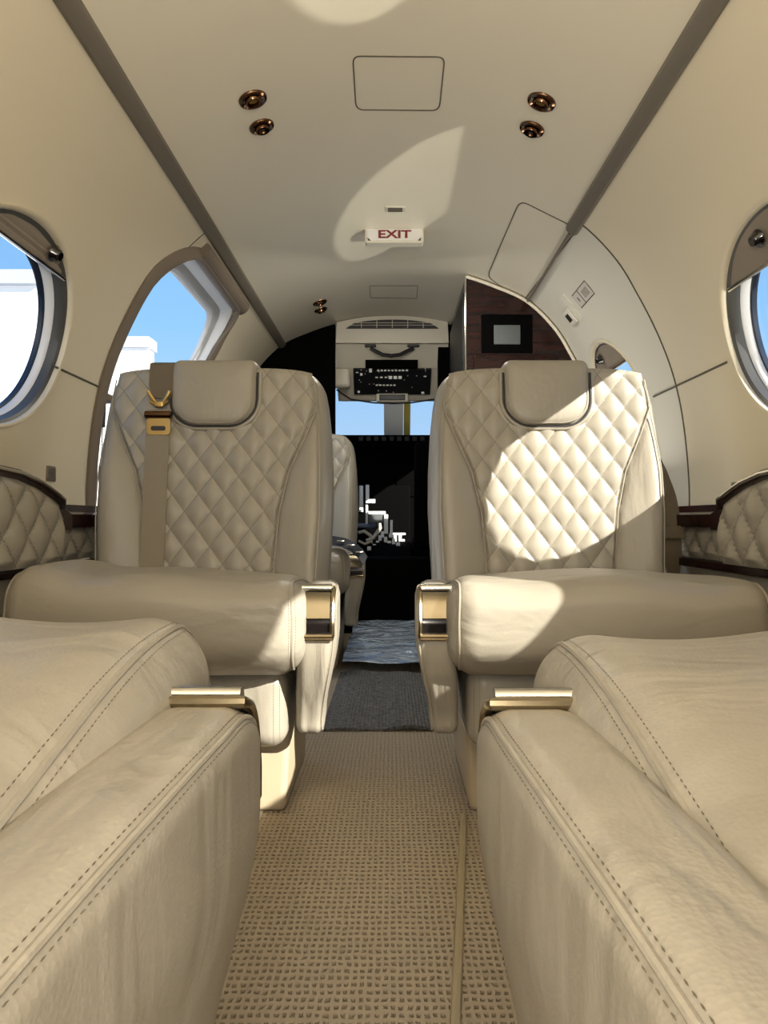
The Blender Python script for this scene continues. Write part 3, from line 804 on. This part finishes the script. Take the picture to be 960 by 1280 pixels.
def outline_panel(name, corners, lab, cat, rr=.3, r=.0016, mat='seam', kind=None):
    """a lid let into the lining: its gap follows the lining through the given picture corners"""
    C = [Vector(c) for c in corners]; pts = []; m = len(C)
    for i in range(m):
        a, b, c = C[i - 1], C[i], C[(i + 1) % m]
        p0 = b + (a - b) * rr; p2 = b + (c - b) * rr
        p0 = b + (a - b).normalized() * min(rr, .5) * min((a - b).length, (c - b).length); p2 = b + (c - b).normalized() * min(rr, .5) * min((a - b).length, (c - b).length)
        for k in range(6):
            t = k / 5; pts.append((1 - t) ** 2 * p0 + 2 * t * (1 - t) * b + t * t * p2)
    dense = []
    for a, b in zip(pts, pts[1:] + pts[:1]):
        for k in range(4): dense.append(a + (b - a) * k / 4)
    P = [shell_at(p.x, p.y, .0003)[0] for p in dense]
    o = tube([list(p) for p in P], r, 6, closed=True).build(name, M[mat])
    tag(o, lab, cat)
    return o
outline_panel('access_panel', [(441, 70), (556, 71), (549, 138), (445, 137)], 'rounded access panel outlined in the middle of the ceiling near the camera', 'access panel', .14)
outline_panel('access_panel', [(650, 250), (722, 286), (653, 378), (609, 345)], 'large rounded access panel outlined on the right of the ceiling above the wood cabinet', 'access panel', .14, .0018)
outline_panel('access_panel', [(462, 357), (522, 357), (521, 373), (463, 372)], 'small faint access panel in the ceiling just before the overhead console', 'access panel', .06, .0012)

def text_mesh(s, size, mat, parent, name='lettering', depth=.0006):
    cu = bpy.data.curves.new('t', 'FONT'); cu.body = s; cu.size = size; cu.extrude = depth; cu.offset = size * .028; cu.align_x = 'CENTER'; cu.align_y = 'CENTER'
    o = bpy.data.objects.new('t', cu); COL.objects.link(o); bpy.context.view_layer.update()
    me = bpy.data.meshes.new_from_object(o.evaluated_get(bpy.context.evaluated_depsgraph_get()))
    bpy.data.objects.remove(o); me.materials.clear(); me.materials.append(mat)
    t = bpy.data.objects.new(name, me); COL.objects.link(t); t.parent = parent; return t
# exit sign: a box hanging a little below the ceiling, its face towards the cabin
pe, ne = shell_at(493, 286)
e = empty('exit_sign', (pe.x, pe.y, pe.z)); tag(e, 'small pale EXIT sign with dark red letters on the ceiling', 'exit sign')
W_, H_ = 73 * pe.y / F, .050
prism(rrect(W_, H_, .008), -.004, .030, axis=1).xf(lambda a: a + np.array((0, 0, -H_ / 2 + .004))).build('sign_case', M['cream'], e)
prism(rrect(W_ - .010, H_ - .012, .006), -.0065, -.0045, axis=1).xf(lambda a: a + np.array((0, 0, -H_ / 2 + .004))).build('sign_face', M['sign'], e)
t = text_mesh('EXIT', .0345, M['red_ink'], e); t.rotation_euler = (R(90), 0, 0); t.location = (0, -.0072, -H_ / 2 + .004); t.scale = (1.5, 1, 1)
for s in (-1, 1):
    prism([(s * (W_ / 2 - .018), -.040), (s * (W_ / 2 - .007), -.030), (s * (W_ / 2 - .010), -.040)], -.008, -.006, axis=1).build('corner_mark', M['ink'], e)
p2 = on_shell(494, 261); e = empty('ceiling_lens'); e.matrix_world = p2; tag(e, 'tiny rectangular olive lens in the ceiling above the exit sign', 'sensor')
box(-.030, .030, -.018, .018, -.002, .003, .002).build('lens_frame', M['cream'], e)
box(-.022, .022, -.014, .014, .002, .004, .001).build('lens', M['seam'], e)

# wall placards and switch
e = empty('wall_placard'); e.matrix_world = on_shell(729, 368); tag(e, 'two-field placard with dark outline on the sloping right wall', 'placard')
for yo, w, h_ in ((0.048, .055, .048), (-.028, .088, .048)):
    box(-h_ / 2 - .002, h_ / 2 + .002, yo - w / 2 - .002, yo + w / 2 + .002, 0, .001).build('placard_border', M['ink'], e)
    box(-h_ / 2 + .001, h_ / 2 - .001, yo - w / 2 + .001, yo + w / 2 - .001, .0005, .0018).build('placard_field', M['paper'], e)
g = MB()
for k in range(5): g.merge(box(-.014, .012, -.052 + k * .011, -.049 + k * .011, .0015, .0022))
for k in range(2): g.merge(box(-.008, .008, .043 + k * .007, .046 + k * .007, .0015, .0022))
g.build('print_lines', M['ink'], e)
e = empty('switch_plate'); e.matrix_world = on_shell(713, 388); tag(e, 'cream switch plate with small dark window below the placard on the right wall', 'switch')
box(-.055, .055, -.05, .05, 0, .0035, .0015).build('plate', M['wall_pale'], e)
box(-.045, .010, -.012, .048, .003, .012, .004).build('raised_cover', M['wall_pale'], e)
box(-.030, -.002, .006, .038, .011, .0135, .001).build('dark_window', M['ink'], e)

# ------------------------------------------------------------------ cabinet on the right
YC = 2.62
def sec_poly(x0, zlow, off=.0, top_only=False):
    pts = [(x0, zlow), (x0, ceil_z(x0) - off)]
    for i in range(len(SEC)):
        if SEC[i, 0] > x0 + .01 and SEC[i, 1] > zlow: pts.append((SEC[i, 0] - OUT[i, 0] * off, SEC[i, 1] - OUT[i, 1] * off))
    return pts
cb = empty('cabinet', (0, 0, 0)); tag(cb, 'tall dark lacquered wood cabinet with a small screen, behind the right seat', 'cabinet')
pl = sec_poly(.272, 0.0, .006) + [(SEC[-1, 0] - .01, 0.0)]
pl = [p for p in pl if p[1] >= 0]
prism(pl, YC, YP - .004, axis=1).build('carcass', M['wood'], cb, sharp=25)
bp_ = [(p[0], YC - .004, p[1]) for p in pl if not (p[0] < .28 and p[1] < .3)]
ed = [(p[0], YC - .003, p[1]) for p in sec_poly(.272, .6, .010)[1:]]
tube(ed, .006, 8).build('edge_trim', M['ceiling'], cb)
tube([(.270, YC - .003, .35), (.270, YC - .003, ceil_z(.27) - .012)], .004, 8).build('edge_bead', M['chrome'], cb)
x0 = (617 - VX) * YC / F; x1 = (650 - VX) * YC / F; z1 = CAMZ + (VY - 407) * YC / F; z0 = CAMZ + (VY - 431) * YC / F
box(x0 - .045, x1 + .045, YC - .006, YC + .01, z0 - .03, z1 + .04, .003).build('screen_surround', M['matte_black'], cb)
box(x0, x1, YC - .009, YC - .004, z0, z1, .002).build('screen', M['screen'], cb)
box(.30, .60, YC - .010, YC + .002, .86, 1.12, .004).build('door', M['wood'], cb)
for k in range(5):
    box(.266, .272, YC + .06, YP - .08, 1.06 + k * .06, 1.066 + k * .06).build('side_rail', M['chrome'], cb)
box(.264, .272, YC + .04, YP - .06, .95, 1.36, .002).build('side_rack', M['black'], cb)

# ------------------------------------------------------------------ partition, cockpit
def half_sec(x_in, s):
    pts = [(s * x_in, 0), (s * x_in, ceil_z(x_in))]
    for i in range(len(SEC)):
        if SEC[i, 0] > x_in + .01: pts.append((s * SEC[i, 0], SEC[i, 1]))
    return pts
tag(prism(half_sec(.258, -1), YP, YP + .04, axis=1).build('wall_partition_left', M['matte_black']), kind='structure')
tag(prism(half_sec(.215, 1), YP, YP + .04, axis=1).build('wall_partition_right', M['matte_black']), kind='structure')
YN = 4.75
for s, nm in ((-1, 'wall_cockpit_left'), (1, 'wall_cockpit_right')):
    o = shell_part(STRIP, last, s, YP + .04, YN, .05, 10).build(nm, M['black']); tag(o, kind='structure')
    cut(o, [prism([(3.40, .84), (4.35, .84), (4.35, 1.20), (3.40, 1.20)], s * .5, s * 1.1)])
tag(shell_part(0, STRIP, 0, YP, 4.25, .05, 6).build('ceiling_cockpit', M['cream']), kind='structure')
tag(box(-.72, .72, YP, YN, -.06, 0).build('floor_cockpit', M['matte_black'], smooth=False), kind='structure')
tag(box(-.78, .78, 4.67, 4.75, 0, .97).build('wall_cockpit_front', M['matte_black'], smooth=False), kind='structure')
# windshield
ws = empty('window_6'); tag(ws, kind='structure')
prism([(4.62, .98), (4.66, .98), (4.30, 1.44), (4.26, 1.44)], -.045, .075, axis=0).build('centre_post', plain('post white', (.82, .80, .74), .4), ws)
prism([(4.645, .98), (4.655, .98), (4.295, 1.44), (4.285, 1.44)], .078, .120, axis=0).build('post_stripe', M['yellow'], ws)
prism([(4.60, 1.02), (4.625, 1.02), (4.44, 1.26), (4.415, 1.26)], -.033, .027, axis=0).build('compass_mount', M['black'], ws)
prism([(4.66, .95), (4.664, .95), (4.304, 1.44), (4.30, 1.44)], -.62, .62, axis=0).build('pane', M['glass'], ws)
for s in (-1, 1): prism([(4.60, .95), (4.68, .95), (4.32, 1.44), (4.24, 1.44)], s * .60, s * .72, axis=0).build('side_post', M['black'], ws)
# overhead console
oc = empty('overhead_console', (0.005, 0, 0)); tag(oc, 'cream overhead console with arched vent, handle and black switch panel over the cockpit opening', 'overhead console')
def q(px, py, Y): return ((px - VX) * Y / F - .005, CAMZ + (VY - py) * Y / F)
YO = YP + .02
arch = [(x, ceil_z(x) - .002) for x in np.linspace(-.252, .252, 17)]
b0 = q(0, 432, YO)[1]
prism([(-.256, b0)] + arch + [(.256, b0)], YP - .03, YP + .10, axis=1).build('arched_header', M['cream'], oc, sharp=20)
va = []
for t in np.linspace(-1, 1, 15): va.append((t * .205, q(0, 412, YP)[1] + .036 * math.sqrt(max(0, 1 - t * t)) ))
prism([(-.21, q(0, 412, YP)[1] - .004)] + va + [(.21, q(0, 412, YP)[1] - .004)], YP - .036, YP - .029, axis=1).build('vent_opening', M['ink'], oc)
g = MB()
for x in np.linspace(-.14, .14, 5): g.merge(tube([(x, YP - .038, q(0, 412, YP)[1] - .002), (x, YP - .038, q(0, 412, YP)[1] + .034 * math.sqrt(1 - (x / .205) ** 2))], .0015, 6))
for dz in (.010, .021): g.merge(tube([(x, YP - .038, q(0, 412, YP)[1] + dz) for x in (-.205 * math.sqrt(1 - (dz / .036) ** 2), .205 * math.sqrt(1 - (dz / .036) ** 2))], .0012, 6))
g.build('vent_grille', M['cream'], oc)
def slab(y0, z0, y1, z1, w0, w1, th=.03, r=0):
    """a sloping plate from (y0,z0) to (y1,z1)"""
    return MB().add([(-w0, y0, z0), (w0, y0, z0), (w1, y1, z1), (-w1, y1, z1), (-w0, y0 + th, z0 + th), (w0, y0 + th, z0 + th), (w1, y1 + th, z1 + th), (-w1, y1 + th, z1 + th)],
                    [(0, 1, 2, 3), (7, 6, 5, 4), (0, 4, 5, 1), (1, 5, 6, 2), (2, 6, 7, 3), (3, 7, 4, 0)])
# console face: steps back from the partition, bottom edge at the windshield
za, zb2, zc = q(0, 430, YP)[1], q(0, 460, 3.36)[1], q(0, 500, 3.50)[1]
slab(YP - .01, za, 3.36, zb2, .256, .262).build('upper_face', M['cream'], oc)
slab(3.36, zb2 + .005, 3.50, zc, .262, .262, .04).build('lower_face', M['cream'], oc)
prism([(3.52, 1.10), (4.25, 1.235), (4.25, 1.42), (3.36, 1.42), (3.40, 1.22)], -.262, .262, axis=0).build('console_body', M['cream'], oc)
hx = [q(px, py, YP - .0) for px, py in ((463, 436), (470, 440), (478, 444), (489, 445.5), (500, 444), (508, 440), (517, 436))]
tube([(x, YP - .012 + .0, z) for x, z in hx], .0085, 8).build('handle', M['black'], oc)
for a, b in ((456, 470), (509, 524)):
    (xa, z_), (xb_, _) = q(a, 433, YP), q(b, 433, YP); rbox((xb_ - xa, .012, .011), .004, (1, 1, 1), 2, ((xa + xb_) / 2, YP - .010, z_)).build('handle_mount', M['black'], oc)
(xl, zt_), (xr, zb_) = q(441, 462, 3.36), q(537, 493, 3.46)
def face_y(z): return 3.36 + (zb2 - z) / (zb2 - zc) * .14
pa = q(457, 451, 3.35); pb = q(522, 463, 3.35)
box(pa[0], pb[0], 3.325, 3.345, pb[1] + .008, pa[1], .002).build('switch_panel_upper', M['matte_black'], oc)
slab(face_y(zt_) - .012, zt_, face_y(zb_) - .012, zb_, .182, .182, .01).build('switch_panel', M['black'], oc)
def keyrow(py, xs, w, h):
    for px in xs:
        x, z_ = q(px, py, 3.41); y = face_y(z_) - .015
        box(x - w / 2, x + w / 2, y - .004, y + .004, z_ - h / 2, z_ + h / 2, .0008, 1).build('switch_key', M['glyph'], oc)
keyrow(466, [473 + 4.4 * k for k in range(9)], .011, .007)
keyrow(473, [471 + 5.8 * k for k in range(3)], .013, .006)
keyrow(473, [488, 494, 500], .016, .015)
keyrow(481, [471 + 4.4 * k for k in range(6)], .011, .006)
keyrow(466, [463.5], .014, .018); keyrow(470, [452], .011, .011); keyrow(472, [531], .014, .005); keyrow(468, [447], .012, .004)
keyrow(488, [448], .010, .010); keyrow(489, [529], .014, .010)
g = MB()
for k in range(26):
    x, z_ = q(random.uniform(446, 533), random.uniform(463, 492), 3.41); y = face_y(z_) - .014
    g.merge(box(x - .002, x + .002, y - .003, y, z_ - .0015, z_ + .0015))
g.build('switch_marks', M['glyph'], oc)
xa, z_ = q(493, 499, 3.50)
rbox((.155, .03, .042), .008, (1, 1, 1), 3, (0, 3.47, z_)).build('display_case', M['cream'], oc)
box(-.062, .062, 3.448, 3.458, z_ - .013, z_ + .014, .003).build('display', M['black'], oc)
rbox((.10, .05, .10), .02, (1, 1, 1), 3, (-.245, 3.39, 1.19)).build('side_boss', M['cream'], oc)
tube([(-.262, 3.40, 1.135), (-.20, 3.46, 1.10), (-.09, 3.49, 1.088), (0, 3.50, 1.086), (.09, 3.49, 1.088), (.20, 3.46, 1.10), (.262, 3.40, 1.135)], .004, 8).build('edge_seal', M['ink'], oc)

# instrument panel, pedestal and cockpit seats
ip = empty('instrument_panel'); tag(ip, 'black instrument panel and glareshield below the windscreen', 'instrument panel')
box(-.66, .66, 4.22, 4.62, .94, 1.02, .015).build('glareshield', M['matte_black'], ip)
box(-.66, .66, 4.34, 4.42, .35, .95, .01).build('panel', M['matte_black'], ip)
for x in (-.30, -.09, .12, .33): box(x - .09, x + .09, 4.332, 4.345, .66, .84, .004).build('screen', M['matte_black'], ip)
for k in range(9): box(-.19 + k * .045, -.165 + k * .045, 4.205, 4.222, .985, 1.008).build('mode_button', M['ink'], ip)
pd = empty('centre_pedestal'); tag(pd, 'black cockpit centre pedestal with plates and levers painted white for sun glare', 'pedestal')
prism([(3.72, 0), (3.72, .30), (3.80, .34), (4.32, .44), (4.32, 0)], -.105, .105, axis=0).build('pedestal_body', M['matte_black'], pd)
def fbox(px0, px1, py0, py1, Y, d=.02): 
    x0, z1 = (px0 - VX) * Y / F, CAMZ + (VY - py0) * Y / F; x1, z0 = (px1 - VX) * Y / F, CAMZ + (VY - py1) * Y / F
    return box(x0, x1, Y - d / 2, Y + d / 2, z0, z1, .003)
wh = M['white']  # white colour stands in for sun glare on the cockpit details
box(-.20, .11, 4.18, 4.33, .40, .72, .01).build('quadrant_block', M['matte_black'], pd)
fbox(449, 454, 607, 640, 4.15).build('trim_plate', wh, pd); fbox(457, 461.5, 606, 627, 4.15).build('trim_plate', wh, pd)
fbox(457, 469, 624, 629, 4.12).build('trim_plate', wh, pd); fbox(457, 460, 631, 655, 4.1).build('trim_plate', wh, pd); fbox(460, 482, 639, 643, 4.08).build('trim_plate', wh, pd)
fbox(480, 485, 643, 667, 4.06).build('trim_plate', wh, pd); fbox(487.5, 491, 650, 669, 4.04).build('glare_lever', wh, pd)
fbox(461, 480, 643, 654, 4.07).build('display', M['screen'], pd)
for k, (a, b, c, d) in enumerate(((487, 507, 666, 669), (492, 496, 669, 684), (498, 502, 668, 678), (476, 480, 664, 672), (478, 497, 682, 686), (470, 474, 676, 684), (500, 506, 674, 677), (484, 489, 676, 682), (473, 477, 669, 676), (480, 484, 671, 678), (490, 494, 673, 686), (486, 492, 668, 672), (474, 486, 685, 689), (466, 470, 680, 687), (459, 464, 683, 688), (495, 500, 678, 684))):
    fbox(a, b, c, d, 4.12 - .008 * k, .015).build('glare_lever', wh, pd)
yk = empty('control_yoke'); tag(yk, 'pale and blue padded control yoke grip left of the pedestal levers', 'control yoke')
Yy = 4.12
def pxp(px, py, Y): return ((px - VX) * Y / F, Y, CAMZ + (VY - py) * Y / F)
tube([pxp(447, 657, Yy), pxp(455, 657, Yy), pxp(464, 657.5, Yy), pxp(470, 655, Yy)], .014, 10).build('padded_bar', plain('blue grey pad', (.13, .18, .27), .5), yk)
tube([pxp(474, 654, Yy), pxp(475, 660, Yy), pxp(471, 666, Yy), pxp(467, 672, Yy), pxp(458, 676, Yy)], .011, 10).build('grip', M['cream'], yk)
tube([pxp(448, 666, Yy), pxp(455, 664, Yy), pxp(461, 668, Yy), pxp(466, 672, Yy)], .010, 10).build('grip_horn', M['cream'], yk)
tube([pxp(448, 676, Yy), pxp(456, 680, Yy), pxp(464, 677, Yy), pxp(470, 680, Yy)], .008, 10).build('grip_base', M['cream'], yk)
def pilot_seat(x, lab):
    e = empty('pilot_seat', (x, 3.86, 0)); tag(e, lab, 'pilot seat')
    rbox((.44, .10, .54), .04, (3, 2, 4), 4, (0, -.20, .645)).xf(lambda P: P + np.stack([0 * P[:, 0], -.15 * (P[:, 2] - .4), 0 * P[:, 2]], 1)).build('backrest', M['matte_black'], e)
    rbox((.22, .07, .15), .035, (3, 2, 3), 4, (0, -.29, .985)).build('headrest', M['pilot_leather'], e)
    rbox((.44, .42, .12), .04, (3, 3, 2), 4, (0, 0, .38)).build('cushion', M['matte_black'], e)
    rbox((.34, .34, .33), .02, (1, 1, 1), 2, (0, 0, .165)).build('pedestal', M['matte_black'], e)
    return e
pilot_seat(.335, 'dark pilot seat with grey headrest corner showing at the right edge of the cockpit doorway')
# dark step box that fills the lower doorway
th = empty('threshold_box', (0, 0, 0)); tag(th, 'low black box across the cockpit threshold between partitions', 'cockpit step')
box(-.255, .212, YP + .045, YP + .30, 0.0, .34, .01).build('step_body', M['matte_black'], th)

# ------------------------------------------------------------------ floor coverings
def sheet(x0, x1, y0, y1, zf, nx, ny, th=.002):
    V = []
    for i in range(nx):
        for j in range(ny):
            x = x0 + (x1 - x0) * i / (nx - 1); y = y0 + (y1 - y0) * j / (ny - 1); V.append((x, y, zf(x, y)))
    top = len(V); V += [(a, b, c - th) for a, b, c in V]
    fs = grid_faces(nx, ny); fs2 = [tuple(k + top for k in f[::-1]) for f in fs]
    ring = list(range(ny)) + [i * ny + ny - 1 for i in range(1, nx)] + [(nx - 1) * ny + j for j in range(ny - 2, -1, -1)] + [i * ny for i in range(nx - 2, 0, -1)]
    sd = [(b, a, a + top, b + top) for a, b in zip(ring, ring[1:] + ring[:1])]
    return MB().add(V, fs + fs2 + sd)
def matz(x, y): return .010 + .0035 * math.sin(x * 16 + y * 9) * math.sin(y * 13 + 1)+ .003 * math.sin(x * 41)
o = sheet(-.17, .165, 1.77, 2.42, matz, 40, 50, .008).build('floor_mat', M['mat']); tag(o, 'dark grey ribbed mat on the aisle carpet before the cockpit', 'floor mat')
rnd = np.random.RandomState(3); cr = [(rnd.uniform(-.4, .4), rnd.uniform(.8, 1.2), rnd.uniform(18, 60), rnd.uniform(0, 6), rnd.uniform(.003, .010)) for _ in range(11)]
def foilz(x, y):
    h = .030
    for a, b, k, p, am in cr: h += am * (1 - abs(math.sin((a * x + b * y) * k * .5 + p))) ** 1.5
    return h
o = sheet(-.165, .25, 2.43, 3.29, foilz, 60, 170, .002).build('plastic_sheet', M['foil']); tag(o, 'crinkled silvery blue plastic sheet covering the aisle floor by the cockpit', 'plastic sheet')
a, b = Vector((.052, .62, 0)), Vector((.127, 1.26, 0)); n_ = 20
P = [list(a + (b - a) * i / (n_ - 1) + Vector((0, 0, .003))) for i in range(n_)]
o = tube(P, 1, 8, flat=(.006, .005), up=(0, 0, 1)).build('carpet_edging', plain('carpet binding', (.36, .30, .19), .8, bump=.4, bscale=500)); tag(o, 'narrow bound carpet edge running along the aisle beside the right seats', 'carpet edging')

# ------------------------------------------------------------------ outside
hg = empty('hangar', (-8, 14, 0)); tag(hg, 'white hangar outside, seen low through the left window and doorway', 'hangar')
fascia = plain('grey fascia', (.30, .33, .38), .6)
box(-3, 3.55, -5, -3, -1.3, 3.45).build('cladding', M['hangar'], hg, smooth=False)
box(-3.1, 3.6, -5.1, -2.9, 3.45, 3.62).build('roof_edge', fascia, hg, smooth=False)
box(-8, 1.25, 6, 6.5, -1.3, 5.3).build('cladding', M['hangar'], hg, smooth=False)
box(-8.1, 1.3, 5.9, 6.6, 5.3, 5.6).build('roof_edge', fascia, hg, smooth=False)
gr = box(-60, 60, -40, 90, -1.45, -1.3).build('ground', M['tarmac'], smooth=False); tag(gr, kind='structure')

# ------------------------------------------------------------------ light
w = bpy.data.worlds.new('sky'); scn.world = w; w.use_nodes = True; nt = w.node_tree
bg = nt.nodes['Background']; tc = N(nt, 'ShaderNodeTexCoord'); sp = N(nt, 'ShaderNodeSeparateXYZ'); L(nt, tc.outputs['Generated'], sp.inputs[0])
cr_ = N(nt, 'ShaderNodeValToRGB'); L(nt, sp.outputs[2], cr_.inputs[0])
el = cr_.color_ramp.elements; el[0].position = 0.0; el[0].color = (.62, .80, .98, 1); el[1].position = .55; el[1].color = (.16, .40, .88, 1)
e2 = el.new(.25); e2.color = (.30, .60, .98, 1)
L(nt, cr_.outputs[0], bg.inputs[0]); bg.inputs[1].default_value = 1.0
def sun(name, d, strength, col, ang):
    li = bpy.data.lights.new(name, 'SUN'); li.energy = strength; li.color = col; li.angle = R(ang)
    o = bpy.data.objects.new(name, li); COL.objects.link(o); o.rotation_euler = Vector(d).to_track_quat('-Z', 'Y').to_euler(); return o
sun('sun', (-1, .80, -.70), 14.0, (1, .93, .80), .6)
def area(name, loc, rot, size, power, col=(1, .93, .82)):
    li = bpy.data.lights.new(name, 'AREA'); li.shape = 'RECTANGLE'; li.size, li.size_y = size; li.energy = power; li.color = col
    o = bpy.data.objects.new(name, li); COL.objects.link(o); o.location = loc; o.rotation_euler = [R(a) for a in rot]; return o
area('aft_fill_high', (0, -1.0, 1.36), (62, 0, 0), (.9, .25), 4.5)  # added fill light behind the camera, no fixture there
area('aft_fill_upward', (0, -.45, .62), (129, 0, 0), (.8, .3), 30, (1, .90, .76))  # added unseen fill aimed up and forward at the ceiling, no real lamp
area('entry_fill', (0, 2.30, 1.385), (14, 0, 0), (.22, .08), 5, (1, .95, .85))  # added fill to brighten the cockpit end, without a fixture
area('ledge_fill', (.685, 2.25, .57), (0, 140, 0), (.05, .55), 1.6, (1, .95, .86))  # added fill hidden behind the right seat, lifts the far ceiling
# sunlight thrown back up by the polished wing outside the right windows
li = bpy.data.lights.new('wing_glint', 'SPOT'); li.energy = 480; li.color = (1, .95, .80); li.shadow_soft_size = .02; li.spot_size = R(50)
o = bpy.data.objects.new('wing_glint', li); COL.objects.link(o); o.location = (2.9, -.80, -.66)
o.rotation_euler = (Vector((0, 2.25, 1.45)) - o.location).to_track_quat('-Z', 'Y').to_euler()

# ------------------------------------------------------------------ camera
cam = bpy.data.cameras.new('camera'); co = bpy.data.objects.new('camera', cam); COL.objects.link(co)
co.location = (0, 0, CAMZ); co.rotation_euler = (R(90), 0, 0)
cam.sensor_fit = 'VERTICAL'; cam.sensor_height = 32; cam.lens = 32 * F / 1280
cam.shift_x = -(VX - 480) / 1280; cam.shift_y = (VY - 640) / 1280
cam.clip_start = .01
scn.camera = co
vs = scn.view_settings; vs.view_transform = 'Standard'; vs.look = 'None'; vs.gamma = 1; vs.use_curve_mapping = False; vs.exposure = 0.10
scn.cycles.use_denoising = True
scn.cycles.max_bounces = 10; scn.cycles.diffuse_bounces = 6; scn.cycles.sample_clamp_indirect = 4
scn.cycles.caustics_reflective = False; scn.cycles.caustics_refractive = False
